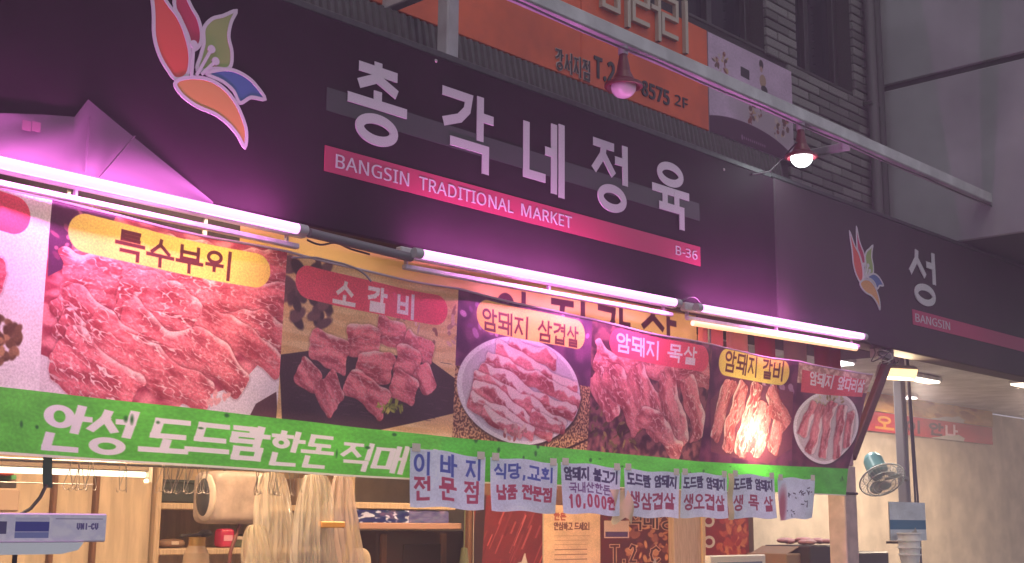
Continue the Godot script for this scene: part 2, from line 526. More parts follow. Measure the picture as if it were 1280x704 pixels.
func write(a: Art, s: String, b: Rect2, hw: float, c: Color, skew := 0.0, gap := 0.14) -> void: # fits the words into the box
	var total := 0.0
	for ch in s: total += 0.5 if ch == " " else (0.7 if ch in "01C2TUNI" else (0.4 if ch in ",.!-" else 1.0)) + gap
	total -= gap
	var em := b.size.x / total
	var x := b.position.x
	for ch in s:
		var cw: float = em * (0.7 if ch in "01C2TUNI" else (0.4 if ch in ",.!-" else 1.0))
		if ch == " ":
			x += em * 0.5
			continue
		for st in glyph(ch):
			if st.has("c"):
				var o := Vector2(x + st.c.x * cw + skew * (0.5 - st.c.y) * b.size.y, b.position.y + st.c.y * b.size.y)
				a.ring(o, Vector2(st.r.x * cw, st.r.y * b.size.y), hw, c)
			else:
				var n: int = st.p.size()
				for i in (n if st.closed else n - 1):
					var p: Vector2 = st.p[i]; var q: Vector2 = st.p[(i + 1) % n]
					a.seg(Vector2(x + p.x * cw + skew * (0.5 - p.y) * b.size.y, b.position.y + p.y * b.size.y), Vector2(x + q.x * cw + skew * (0.5 - q.y) * b.size.y, b.position.y + q.y * b.size.y), hw, c)
		x += cw + em * gap

func meat_tone(x: float, y: float, ang: float, red: Color, fat: Color, amount: float, scale: float) -> Color:
	var cs := cos(ang); var sn := sin(ang)
	var u := (x * cs + y * sn) / scale
	var v := (-x * sn + y * cs) / scale
	var a := nz.get_noise_2d(u * 0.8, v * 2.2)
	var b := nf.get_noise_2d(u * 1.5 + a * 22.0, v * 3.4)
	var d := nf.get_noise_2d(u * 5.0 + 300.0, v * 9.0)
	var k := clampf((1.0 - absf(b) * 6.0) * 1.2 - 0.45 + a * 0.7 + d * 0.5, 0.0, 1.0) * amount
	var base := red.lerp(Color(red.r * 0.70, red.g * 0.50, red.b * 0.56), clampf(0.35 + a * 1.5, 0.0, 1.0))
	base = base.lerp(Color(1.0, 0.72, 0.72), clampf(0.1 + d * 0.5 - a * 0.3, 0.0, 0.4))
	return base.lerp(fat, minf(k, 1.0))
func slab(a: Art, p0: Vector2, p1: Vector2, w0: float, w1: float, red: Color, fat: Color, amount: float, rim := 0.0, rimside := 1.0, scale := 1.0) -> void:
	# one cut of meat in a printed photograph: uneven tapered strip with marbling, fat edge and its printed dark edge
	var d := p1 - p0
	var ln := maxf(d.length(), 1.0)
	d /= ln
	var ang := d.angle()
	var m := maxf(w0, w1) * 1.3 + 6.0
	for y in range(maxi(0, int(minf(p0.y, p1.y) - m)), mini(a.h, int(maxf(p0.y, p1.y) + m))):
		for x in range(maxi(0, int(minf(p0.x, p1.x) - m)), mini(a.w, int(maxf(p0.x, p1.x) + m))):
			var p := Vector2(x, y) - p0
			var t := p.dot(d)
			var tt := clampf(t / ln, 0.0, 1.0)
			var s := d.cross(p) + nz.get_noise_2d(p0.x * 3.0 + t * 0.5, p0.y * 7.0) * w0 * 0.7 * minf(1.0, ln / (4.0 * w0))
			var hw := lerpf(w0, w1, tt) * (0.9 + 0.25 * nz.get_noise_2d(t * 0.7 + p0.y * 5.0, p0.x * 9.0 + (40.0 if s > 0.0 else 0.0)))
			var rr := hw * 0.42
			var over := absf(t - ln * 0.5) - ln * 0.5 - hw * 0.35 + nz.get_noise_2d(s * 1.2 + p0.x, p0.y * 3.0 + (60.0 if t > ln * 0.5 else 0.0)) * hw * 0.3
			var side_e := absf(s) - hw
			var e := Vector2(maxf(over + rr, 0.0), maxf(side_e + rr, 0.0)).length() - rr
			if e > 5.0: continue
			if e > 0.0:
				a.dab(x, y, Color(0.30, 0.08, 0.12), 0.26 * (1.0 - e / 5.0))
				continue
			var c := meat_tone(x, y, ang, red, fat, amount, scale)
			var side := s * rimside / hw
			if rim > 0.0:
				c = c.lerp(fat, clampf((side - (1.0 - rim * (0.8 + 1.2 * nz.get_noise_2d(t * 1.2, p0.x * 5.0)))) * 3.5, 0.0, 0.9))
			c = c.lerp(Color(c.r * 0.62, c.g * 0.42, c.b * 0.48), clampf((-side - 0.45) * 0.9, 0.0, 0.5))
			a.dab(x, y, c, clampf(-e * 0.6, 0.0, 1.0))
func speckle(a: Art, r: Rect2, c0: Color, c1: Color, fx: float, fy: float, gain := 1.6) -> void:
	for y in range(maxi(0, int(r.position.y)), mini(a.h, int(r.end.y))):
		for x in range(maxi(0, int(r.position.x)), mini(a.w, int(r.end.x))):
			a.im.set_pixel(x, y, c0.lerp(c1, clampf(0.5 + gain * nf.get_noise_2d(x * fx, y * fy), 0.0, 1.0)))
func rect_uv(a: Art, k: int, px0: float, py0: float, px1: float, py1: float) -> Rect2:
	var p := bn(a, k, px0, py0)
	var q := bn(a, k, px1, py1)
	return Rect2(p.x, minf(p.y, q.y), q.x - p.x, absf(q.y - p.y))

# ------------------------------------------------------------------ banner geometry
const BZ := -0.02
var BT := [Vector2(-150, 202), Vector2(65, 250), Vector2(358, 316), Vector2(575, 362), Vector2(742, 400), Vector2(888, 432), Vector2(997, 453), Vector2(1094, 469)]
var BS := [Vector2(-165, 464), Vector2(50, 489), Vector2(343, 523), Vector2(563, 547), Vector2(735, 563), Vector2(875, 577), Vector2(990, 583), Vector2(1062, 586)]
var BB := [Vector2(-166, 557), Vector2(48, 571), Vector2(341, 590), Vector2(560, 603), Vector2(733, 609), Vector2(874, 614), Vector2(988, 617), Vector2(1059, 620)]
var WT := []
var WS := []
var WB := []
func ripple(x: float, v: float) -> float:
	return 0.007 * sin(x * 7.0 + v * 1.5) + 0.004 * sin(x * 17.0 - v * 3.0 + 1.0) + 0.006 * sin(v * 3.3 + x * 2.0)
func photo_pos(k: int, u: float, v: float) -> Vector3:
	var a: Vector3 = WT[k].lerp(WT[k + 1], u)
	var b: Vector3 = WS[k].lerp(WS[k + 1], u)
	var p := a.lerp(b, v)
	p.z += ripple(p.x, v)
	p.y -= 0.006 * sin(u * PI) * (1.0 - v)
	return p
func band_pos(s: float, v: float) -> Vector3: # s from 0 to 7
	var k := clampi(int(s), 0, 6)
	var u := s - k
	var p: Vector3 = WS[k].lerp(WS[k + 1], u).lerp(WB[k].lerp(WB[k + 1], u), v)
	p.z += ripple(p.x, 1.0) + v * 0.006 * sin(p.x * 11.0)
	return p
func bn(a: Art, k: int, px: float, py: float) -> Vector2: # where a measured point of a photo lies in that photo's print
	var p := at(px, py, BZ)
	var v := 0.5
	var u := 0.5
	for i in 6:
		var l: Vector3 = WT[k].lerp(WS[k], v)
		var r: Vector3 = WT[k + 1].lerp(WS[k + 1], v)
		u = (p.x - l.x) / (r.x - l.x)
		var ty: float = lerpf(WT[k].y, WT[k + 1].y, u)
		var sy: float = lerpf(WS[k].y, WS[k + 1].y, u)
		v = (ty - p.y) / (ty - sy)
	return Vector2(u * a.w, v * a.h)

# ------------------------------------------------------------------ the printed photographs of the banner
func label_pill(a: Art, k: int, p0: Vector2, p1: Vector2, r: float, c: Color) -> void:
	var h := bn(a, k, p0.x, p0.y + r).y - bn(a, k, p0.x, p0.y).y
	a.pill(bn(a, k, p0.x, p0.y), bn(a, k, p1.x, p1.y), h, c)
func word(a: Art, k: int, s: String, p0: Vector2, p1: Vector2, hw: float, c: Color) -> void: # p0 top left, p1 bottom right as measured
	var q0 := bn(a, k, p0.x, p0.y)
	var q1 := bn(a, k, p1.x, p1.y)
	write(a, s, Rect2(q0, q1 - q0), hw, c)
func cut(a: Art, k: int, x0: float, y0: float, x1: float, y1: float, w0: float, w1: float, red: Color, fat: Color, amount: float, rim := 0.0, rs := 1.0) -> void:
	var s := a.h / 210.0
	if k > 2: s = a.h / 160.0
	slab(a, bn(a, k, x0, y0), bn(a, k, x1, y1), w0 * s, w1 * s, red, fat, amount, rim, rs, s * 0.5)
func pts(a: Art, k: int, raw: Array) -> PackedVector2Array:
	var o := PackedVector2Array()
	for i in range(0, raw.size(), 2): o.append(bn(a, k, raw[i], raw[i + 1]))
	return o
func photo(k: int) -> Image:
	var red := Color(0.88, 0.40, 0.45)
	var fat := Color(0.97, 0.84, 0.82)
	var pork := Color(0.90, 0.52, 0.52)
	var yel := Color(1.0, 0.87, 0.40)
	var rose := Color(0.94, 0.33, 0.42)
	var ink := Color(0.36, 0.12, 0.14)
	var a: Art
	match k:
		0:
			a = Art.new(300, 340, Color(0.93, 0.91, 0.93))
			label_pill(a, k, Vector2(-60, 244), Vector2(14, 267), 25, rose)
			cut(a, k, -60, 330, -5, 345, 30, 24, Color(0.85, 0.35, 0.42), fat, 0.6)
			for i in 150:
				var ang := rng.randf() * TAU
				var rr := sqrt(rng.randf())
				var p := bn(a, k, -22 + 52 * rr * cos(ang), 424 + 34 * rr * sin(ang))
				var t := rng.randf()
				a.ellipse(p, Vector2(9, 6), rng.randf() * 3.0, Color(0.32, 0.2, 0.13).lerp(Color(0.74, 0.56, 0.38), t * t), 3.0)
		1:
			a = Art.new(520, 356, Color(0.5, 0.2, 0.3))
			speckle(a, Rect2(0, 0, a.w, a.h), Color(0.62, 0.20, 0.28), Color(0.92, 0.52, 0.56), 1.2, 2.2)
			a.poly(pts(a, k, [62, 240, 150, 260, 120, 315, 62, 345]), Color(0.29, 0.12, 0.27))
			for i in 26:
				var p := bn(a, k, rng.randf_range(65, 135), rng.randf_range(262, 335))
				a.ellipse(p, Vector2(rng.randf_range(3, 11), rng.randf_range(2, 5)), rng.randf() * 3.0, Color(0.45, 0.18, 0.34).lerp(Color(0.75, 0.45, 0.55), rng.randf()), 2.0)
			a.poly(pts(a, k, [348, 425, 300, 480, 225, 505, 200, 530, 350, 535]), Color(0.91, 0.87, 0.90))
			a.poly(pts(a, k, [46, 440, 62, 446, 90, 492, 46, 500]), Color(0.90, 0.86, 0.88))
			a.poly(pts(a, k, [318, 505, 343, 490, 345, 530, 305, 530]), Color(0.33, 0.2, 0.22))
			for c in [[100, 310, 200, 320, 30, 28, .9], [190, 318, 350, 345, 34, 30, .9], [90, 340, 175, 352, 34, 32, 1.0], [165, 345, 352, 395, 36, 30, 1.0], [280, 352, 352, 372, 28, 24, .8], [85, 375, 130, 420, 30, 34, .9], [160, 368, 345, 432, 36, 26, 1.0],
					[255, 398, 346, 462, 24, 17, .5], [84, 400, 118, 438, 26, 28, 1.1], [168, 395, 300, 478, 36, 24, .9], [120, 412, 255, 498, 30, 26, 1.1], [88, 440, 160, 492, 40, 30, 1.4]]:
				cut(a, k, c[0], c[1], c[2], c[3], c[4], c[5], red, fat, c[6], 0.30, -1.0)
			for i in 7:
				var p := bn(a, k, rng.randf_range(250, 290), rng.randf_range(492, 505))
				a.ellipse(p, Vector2(9, 5), rng.randf() * 3.0, Color(0.93, 0.66, 0.66), 2.0)
			label_pill(a, k, Vector2(110, 290), Vector2(318, 337), 24, yel)
			word(a, k, "특수부위", Vector2(148, 284), Vector2(290, 348), 3.7, ink)
		2:
			a = Art.new(520, 356, Color(0.83, 0.65, 0.42))
			speckle(a, Rect2(0, 0, a.w, a.h), Color(0.86, 0.70, 0.47), Color(0.92, 0.79, 0.58), 0.4, 3.0)
			for i in 40:
				var p := bn(a, k, rng.randf_range(358, 418), rng.randf_range(330, 405))
				a.ellipse(p, Vector2(rng.randf_range(14, 30), rng.randf_range(8, 16)), rng.randf() * 3.0, Color(0.22, 0.15, 0.17).lerp(Color(0.46, 0.32, 0.32), rng.randf()), 4.0)
			for i in 30:
				var p := bn(a, k, rng.randf_range(500, 572), rng.randf_range(385, 430))
				a.ellipse(p, Vector2(rng.randf_range(4, 14), rng.randf_range(3, 6)), rng.randf() * 3.0, Color(0.55, 0.35, 0.28).lerp(Color(0.93, 0.78, 0.72), rng.randf()), 2.0)
			a.poly(pts(a, k, [346, 444, 400, 436, 535, 446, 574, 478, 570, 516, 470, 539, 400, 542, 350, 528]), Color(0.25, 0.17, 0.20))
			for i in 90:
				var p := bn(a, k, rng.randf_range(360, 560), rng.randf_range(450, 528))
				if p.y < a.h * 0.93: a.seg(p, p + Vector2(rng.randf_range(8, 34), rng.randf_range(-3, 3)), 0.6, Color(0.36, 0.26, 0.29))
			for c in [[478, 412, 505, 418, 23, 22], [512, 428, 540, 440, 24, 20], [442, 424, 472, 428, 26, 26], [392, 434, 432, 444, 27, 26], [500, 448, 520, 456, 27, 24], [452, 456, 486, 462, 27, 26], [374, 460, 394, 478, 20, 20], [528, 464, 538, 486, 22, 18],
					[492, 480, 514, 492, 25, 22], [440, 478, 478, 506, 22, 24], [406, 478, 420, 502, 30, 26]]:
				cut(a, k, c[0], c[1], c[2], c[3], c[4], c[5], Color(0.95, 0.48, 0.53), fat, 0.5, 0.28, -1.0)
			for i in 24:
				var p := bn(a, k, 488 + rng.randf_range(-14, 14), 507 + rng.randf_range(-7, 7))
				a.ellipse(p, Vector2(8, 3), rng.randf() * 3.0, Color(0.30, 0.36, 0.12).lerp(Color(0.86, 0.82, 0.38), rng.randf()), 1.5)
			label_pill(a, k, Vector2(386, 352), Vector2(548, 386), 21, rose)
			word(a, k, "소 갈 비", Vector2(421, 348), Vector2(522, 396), 5.0, Color(0.96, 0.93, 0.95))
		3:
			a = Art.new(510, 356, Color(0.4, 0.2, 0.35))
			speckle(a, Rect2(0, 0, a.w, a.h * 0.55), Color(0.30, 0.13, 0.30), Color(0.48, 0.24, 0.42), 1.0, 1.0)
			speckle(a, Rect2(0, a.h * 0.52, a.w, a.h), Color(0.38, 0.22, 0.18), Color(0.84, 0.66, 0.48), 9.0, 9.0, 2.2)
			for i in 60:
				var p := bn(a, k, rng.randf_range(572, 742), rng.randf_range(362, 420))
				a.ellipse(p, Vector2(rng.randf_range(5, 14), rng.randf_range(5, 11)), rng.randf() * 3.0, Color(0.40, 0.16, 0.40).lerp(Color(0.82, 0.60, 0.80), rng.randf()), 3.0)
			var o := bn(a, k, 651, 488)
			var rx := (bn(a, k, 730, 488).x - bn(a, k, 576, 488).x) * 0.5
			var ry := (bn(a, k, 651, 556).y - bn(a, k, 651, 420).y) * 0.5
			a.ellipse(o + Vector2(5, 6), Vector2(rx, ry), 0.0, Color(0.2, 0.12, 0.12), 8.0)
			a.ellipse(o, Vector2(rx, ry), 0.0, Color(0.93, 0.91, 0.93), 1.5)
			a.ellipse(o, Vector2(rx * 0.93, ry * 0.93), 0.0, Color(0.82, 0.78, 0.82), 1.5)
			for c in [[636, 430, 690, 452, 12, 11], [618, 440, 718, 484, 13, 10], [606, 450, 722, 502, 13, 10], [598, 462, 716, 520, 13, 11], [592, 474, 706, 532, 13, 11], [588, 486, 690, 542, 12, 11], [586, 500, 664, 542, 12, 10], [600, 516, 648, 542, 9, 8], [664, 520, 700, 536, 10, 8]]:
				cut(a, k, c[0], c[1], c[2], c[3], c[4], c[5], Color(0.90, 0.50, 0.53), Color(0.98, 0.90, 0.88), 0.6, 0.95, -1.0)
			for i in 20:
				var p := bn(a, k, 644 + rng.randf_range(-20, 20), 540 + rng.randf_range(-9, 9))
				a.ellipse(p, Vector2(8, 5), rng.randf() * 3.0, Color(0.62, 0.30, 0.30).lerp(Color(0.93, 0.80, 0.74), rng.randf()), 2.0)
			a.seg(bn(a, k, 700, 566), bn(a, k, 745, 545), 3.0, Color(0.2, 0.1, 0.1))
			label_pill(a, k, Vector2(610, 394), Vector2(720, 417), 20.5, yel)
			word(a, k, "암돼지 삼겹살", Vector2(603, 384), Vector2(722, 434), 3.5, ink)
		4:
			a = Art.new(510, 356, Color(0.35, 0.18, 0.2))
			speckle(a, Rect2(0, 0, a.w, a.h), Color(0.26, 0.12, 0.18), Color(0.55, 0.32, 0.34), 2.0, 2.0)
			for i in 70:
				var p := bn(a, k, rng.randf_range(733, 800), rng.randf_range(510, 565))
				a.ellipse(p, Vector2(rng.randf_range(4, 14), rng.randf_range(2, 6)), rng.randf() * 3.0, Color(0.17, 0.12, 0.08).lerp(Color(0.58, 0.50, 0.30), rng.randf()), 2.0)
			for c in [[750, 446, 800, 462, 24, 22], [800, 452, 880, 470, 24, 22], [748, 470, 766, 520, 20, 16], [764, 466, 800, 530, 22, 22], [796, 462, 824, 545, 22, 24], [828, 466, 852, 552, 20, 22], [858, 474, 872, 545, 18, 18], [800, 520, 850, 562, 18, 16]]:
				cut(a, k, c[0], c[1], c[2], c[3], c[4], c[5], pork, Color(0.98, 0.86, 0.80), 0.8, 0.45, -1.0)
			label_pill(a, k, Vector2(775, 427), Vector2(872, 448), 18, rose)
			word(a, k, "암돼지 목살", Vector2(771, 415), Vector2(865, 456), 3.7, Color(0.96, 0.93, 0.95))
		5:
			a = Art.new(510, 356, Color(0.33, 0.14, 0.28))
			speckle(a, Rect2(0, 0, a.w, a.h), Color(0.30, 0.11, 0.25), Color(0.45, 0.20, 0.33), 1.0, 1.0)
			for i in 20:
				var p := bn(a, k, rng.randf_range(945, 995), rng.randf_range(478, 500))
				a.ellipse(p, Vector2(14, 11), rng.randf(), Color(0.55, 0.35, 0.5).lerp(Color(0.86, 0.72, 0.82), rng.randf()), 3.0)
			a.poly(pts(a, k, [886, 500, 920, 470, 992, 490, 992, 560, 960, 580, 890, 565]), Color(0.46, 0.22, 0.30))
			for c in [[912, 478, 892, 545, 20, 16], [930, 480, 912, 560, 17, 17], [948, 482, 930, 566, 17, 18], [966, 488, 984, 530, 22, 20], [958, 508, 944, 562, 26, 26], [974, 530, 966, 562, 18, 18]]:
				cut(a, k, c[0], c[1], c[2], c[3], c[4], c[5], Color(0.90, 0.48, 0.48), Color(0.99, 0.88, 0.82), 1.0, 0.35, 1.0)
			label_pill(a, k, Vector2(907, 452), Vector2(978, 465), 17, yel)
			word(a, k, "암돼지 갈비", Vector2(906, 438), Vector2(980, 475), 4.0, ink)
		6:
			a = Art.new(360, 360, Color(0.36, 0.15, 0.26))
			speckle(a, Rect2(0, 0, a.w, a.h), Color(0.31, 0.12, 0.22), Color(0.43, 0.19, 0.29), 1.0, 1.0)
			speckle(a, Rect2(0, 0, a.w, a.h * 0.2), Color(0.72, 0.54, 0.46), Color(0.90, 0.78, 0.70), 3.0, 3.0)
			var o6 := bn(a, k, 1035, 534)
			var r6 := Vector2((bn(a, k, 1076, 534).x - bn(a, k, 994, 534).x) * 0.5, (bn(a, k, 1035, 581).y - bn(a, k, 1035, 488).y) * 0.5)
			a.ellipse(o6 + Vector2(4, 5), r6, 0.0, Color(0.16, 0.08, 0.1), 8.0)
			a.ellipse(o6, r6, 0.0, Color(0.95, 0.92, 0.93), 1.5)
			a.ellipse(o6, r6 * 0.92, 0.0, Color(0.83, 0.78, 0.78), 1.5)
			for i in 22:
				var p := bn(a, k, 1036 + rng.randf_range(-18, 18), 500 + rng.randf_range(-6, 7))
				a.ellipse(p, Vector2(9, 5), rng.randf() * 3.0, Color(0.55, 0.45, 0.28).lerp(Color(0.88, 0.84, 0.72), rng.randf()), 2.0)
			for c in [[1018, 506, 1002, 542, 13, 11], [1028, 508, 1010, 562, 13, 12], [1042, 504, 1026, 570, 13, 13], [1054, 508, 1046, 570, 12, 13], [1064, 516, 1062, 556, 12, 11]]:
				cut(a, k, c[0], c[1], c[2], c[3], c[4], c[5], Color(0.90, 0.50, 0.52), Color(0.98, 0.90, 0.88), 0.6, 0.6, -1.0)
			a.poly(pts(a, k, [1001, 462, 1086, 474, 1082, 496, 1000, 490]), Color(0.86, 0.31, 0.36))
			word(a, k, "암돼지 앞다리살", Vector2(1012, 464), Vector2(1082, 490), 3.4, Color(0.95, 0.90, 0.92))
	# fine print grain and faint creases of the vinyl
	for y in a.h:
		for x in a.w:
			var c := a.im.get_pixel(x, y)
			var g := 1.0 + 0.10 * nf.get_noise_2d(x * 14.0 + k * 400.0, y * 14.0) + 0.05 * nz.get_noise_2d(x * 1.0, y * 1.0 + k * 90.0)
			c = c.lerp(Color(0.96, 0.84, 0.86), 0.10)
			a.im.set_pixel(x, y, Color(c.r * g, c.g * g, c.b * g))
	return a.im
func band_print() -> Image:
	var a := Art.new(2048, 128, Color(0.30, 0.74, 0.30))
	var xk := []
	var su := func(px: float, py: float) -> Vector2:
		var p := at(px, py, BZ)
		for k in 7:
			if p.x < WS[k + 1].x or k == 6:
				var u: float = (p.x - WS[k].x) / (WS[k + 1].x - WS[k].x)
				var t: float = lerpf(WS[k].y, WS[k + 1].y, u)
				var b: float = lerpf(WB[k].y, WB[k + 1].y, u)
				return Vector2((k + u) / 7.0 * a.w, (t - p.y) / (t - b) * a.h)
		return Vector2.ZERO
	for y in a.h:
		for x in a.w:
			var g := 1.0 + 0.12 * nz.get_noise_2d(x * 0.9, y * 1.4) + 0.08 * nf.get_noise_2d(x * 9.0, y * 9.0)
			var c := Color(0.40, 0.80, 0.30) if x < 858 else Color(0.36, 0.78, 0.30)
			a.im.set_pixel(x, y, Color(c.r * g, c.g * g, c.b * g))
	var w := Color(0.93, 0.93, 0.95)
	for e in [["안성", 53, 505, 163, 569, 5.6], ["도드람", 184, 522, 328, 576, 5.6], ["한돈", 334, 539, 415, 586, 4.6], ["직매", 428, 553, 506, 592, 4.4], ["장", 511, 561, 546, 597, 4.4]]:
		var p: Vector2 = su.call(e[1], e[2])
		var q: Vector2 = su.call(e[3], e[4])
		write(a, e[0], Rect2(p, q - p), e[5], w, 0.16, 0.06)
	a.seg(Vector2(0, 126), Vector2(2048, 126), 3.0, Color(0.92, 0.93, 0.86))
	for i in 40: # old drip marks and scuffs
		var p := Vector2(rng.randf() * 2048, rng.randf() * 110)
		a.ellipse(p, Vector2(rng.randf_range(1.5, 4), rng.randf_range(2, 9)), 0.0, Color(0.20, 0.45, 0.22), 2.5)
	return a.im

# ------------------------------------------------------------------ helpers for things measured on a plane
func pb(px0: float, py0: float, px1: float, py1: float, z: float, d: float) -> Array: # box whose front face covers a measured rectangle at depth z
	var m := (px0 + px1) * 0.5
	var n := (py0 + py1) * 0.5
	var x0 := at(px0, n, z).x
	var x1 := at(px1, n, z).x
	var y0 := at(m, py0, z).y
	var y1 := at(m, py1, z).y
	return [Vector3((x0 + x1) * 0.5, (y0 + y1) * 0.5, z - d * 0.5), Vector3(x1 - x0, y0 - y1, d)]
func pbox(px0: float, py0: float, px1: float, py1: float, z: float, d: float, bev := 0.004) -> MB:
	var r := pb(px0, py0, px1, py1, z, d)
	return B(r[0], r[1], bev)
func text_mesh(s: String, parent: Node, p: Vector3, height: float, width: float, depth: float, m: Material, called := "lettering", bold := true) -> void:
	var tm := TextMesh.new()
	var f := SystemFont.new()
	f.font_names = PackedStringArray(["Droid Sans"])
	f.font_weight = 700 if bold else 400
	tm.font = f
	tm.text = s
	tm.font_size = 64
	tm.pixel_size = 0.01
	tm.depth = 0.1
	tm.horizontal_alignment = HORIZONTAL_ALIGNMENT_LEFT
	tm.vertical_alignment = VERTICAL_ALIGNMENT_CENTER
	var o := MeshInstance3D.new()
	o.name = called
	o.mesh = tm
	o.material_override = m
	parent.add_child(o, true)
	var bb := tm.get_aabb()
	o.scale = Vector3(width / bb.size.x, height / bb.size.y, depth / 0.1)
	o.position = p - Vector3(bb.position.x * o.scale.x, (bb.position.y + bb.size.y * 0.5) * o.scale.y, 0)
func smooth(raw: Array, steps := 4) -> PackedVector2Array:
	var o := PackedVector2Array()
	var n := raw.size()
	for i in n:
		var p0: Vector2 = raw[(i - 1 + n) % n]
		var p1: Vector2 = raw[i]
		var p2: Vector2 = raw[(i + 1) % n]
		var p3: Vector2 = raw[(i + 2) % n]
		for s in steps:
			o.append(p1.cubic_interpolate(p2, p0, p3, float(s) / steps))
	return o
func emblem(parent: Node, off: Vector3, sc: float) -> void:
	var cols := {"orange_petal": Color(0.60, 0.075, 0.05), "crimson_petal": Color(0.42, 0.02, 0.07), "green_petal": Color(0.25, 0.33, 0.09), "blue_petal": Color(0.05, 0.11, 0.30), "tan_petal": Color(0.58, 0.27, 0.08)}
	var org := at(250, 90, 0)
	var P := {
		"orange_petal": [186, -40, 191, 12, 192, 45, 199, 70, 210, 89, 219, 99, 233, 94, 237, 72, 232, 46, 222, 22, 206, 0],
		"crimson_petal": [222, -46, 217, 4, 224, 22, 233, 42, 240, 62, 249, 56, 251, 42, 247, 24, 238, 8, 229, -14],
		"green_petal": [294, 14, 278, 20, 264, 24, 254, 36, 254, 54, 250, 70, 246, 88, 268, 86, 286, 85, 289, 66, 285, 46, 288, 28],
		"blue_petal": [330, 124, 319, 107, 307, 96, 290, 88, 272, 88, 258, 93, 277, 102, 291, 114, 299, 129, 313, 122],
		"tan_petal": [305, 184, 307, 165, 302, 147, 293, 128, 280, 112, 263, 101, 244, 97, 226, 99, 218, 105, 223, 115, 233, 125, 249, 135, 268, 143, 284, 155, 296, 169],
	}
	var white: Material = M.letter
	var layer := 0
	for nm in P:
		var raw: Array = P[nm]
		var q := []
		for i in range(0, raw.size(), 2):
			var w := at(raw[i], raw[i + 1], 0)
			q.append(Vector2(off.x + (w.x - org.x) * sc, off.y + (w.y - org.y) * sc))
		var s := smooth(q)
		var b := MB.new()
		b.prism(s, 0.0005, 0.0015 + layer * 0.0003)
		var petal := put(b, nm, mat(cols[nm], 0.45), parent)
		var e := MB.new()
		e.ribbon(Array(s), 0.0046 * sc, 0.0005, 0.0032 + layer * 0.0003, true)
		put(e, "outline", white, petal)
		layer += 1
	var st := MB.new()
	var z := 0.0052
	for l in [[238, 97, 241, 56], [244, 95, 263, 62], [250, 94, 268, 77]]:
		var w0 := at(l[0], l[1], 0); var w1 := at(l[2], l[3], 0)
		var a := Vector2(off.x + (w0.x - org.x) * sc, off.y + (w0.y - org.y) * sc)
		var c := Vector2(off.x + (w1.x - org.x) * sc, off.y + (w1.y - org.y) * sc)
		z += 0.0004
		st.ribbon([a, c], 0.004 * sc, 0.0008, z)
		var dot := PackedVector2Array()
		for k in 16: dot.append(c + Vector2(cos(TAU * k / 16), sin(TAU * k / 16)) * 0.0105 * sc)
		st.prism(dot, 0.0008, z + 0.0002)
	put(st, "stamens", white, parent)
func tube_lamp(a: Vector3, b: Vector3, label: String, col: Color, e: float) -> Node3D:
	var o := thing("tube_lamp", label, "lamp", "pink tube lamps under the fascia sign")
	var d := (b - a).normalized()
	var t := MB.new(); t.tube([a + d * 0.02, b - d * 0.02], 0.0135, 16)
	put(t, "tube", glow(Color(1.0, 0.34, 0.94), 1.7), o)
	for p in [[a - d * 0.006, a + d * 0.022], [b - d * 0.022, b + d * 0.006]]:
		var c := MB.new(); c.tube([p[0], p[1]], 0.0145, 16)
		put(c, "end_cap", M.greyplastic, o)
	var hs := MB.new()
	hs.bar(a + Vector3(0, 0.004, -0.038) - d * 0.03, b + Vector3(0, 0.004, -0.038) + d * 0.03, 0.026, 0.030, 0.004)
	put(hs, "housing", M.whitemetal, o)
	var tr := MB.new()
	tr.bar(a + Vector3(0, -0.036, -0.036) - d * 0.01, b + Vector3(0, -0.036, -0.036) + d * 0.01, 0.018, 0.014, 0.003)
	put(tr, "mounting_rail", M.whitemetal, o)
	for k in [0.012, 0.5, 0.988]:
		var p := a.lerp(b, k)
		var c := MB.new()
		c.bar(p + Vector3(0, 0.0, -0.012), p + Vector3(0, 0.0, -0.028), 0.012, 0.012, 0.0)
		c.bar(p + Vector3(0, 0.012, -0.054), p + Vector3(0, -0.036, -0.054), 0.006, 0.012, 0.0)
		put(c, "bracket", M.greyplastic, o)
	var mid := (a + b) * 0.5
	var ln := (b - a).length() - 0.05
	area(mid + Vector3(0, 0.016, 0.0), d, Vector3(0, 1.0, -0.25), Vector2(ln, 0.012), col, e, o)
	area(mid + Vector3(0, -0.016, 0.0), d, Vector3(0, -1.0, -0.25), Vector2(ln, 0.012), col, e, o)
	area(mid + Vector3(0, 0.0, 0.016), d, Vector3(0, 0.0, 1.0), Vector2(ln, 0.012), col, e, o)
	return o
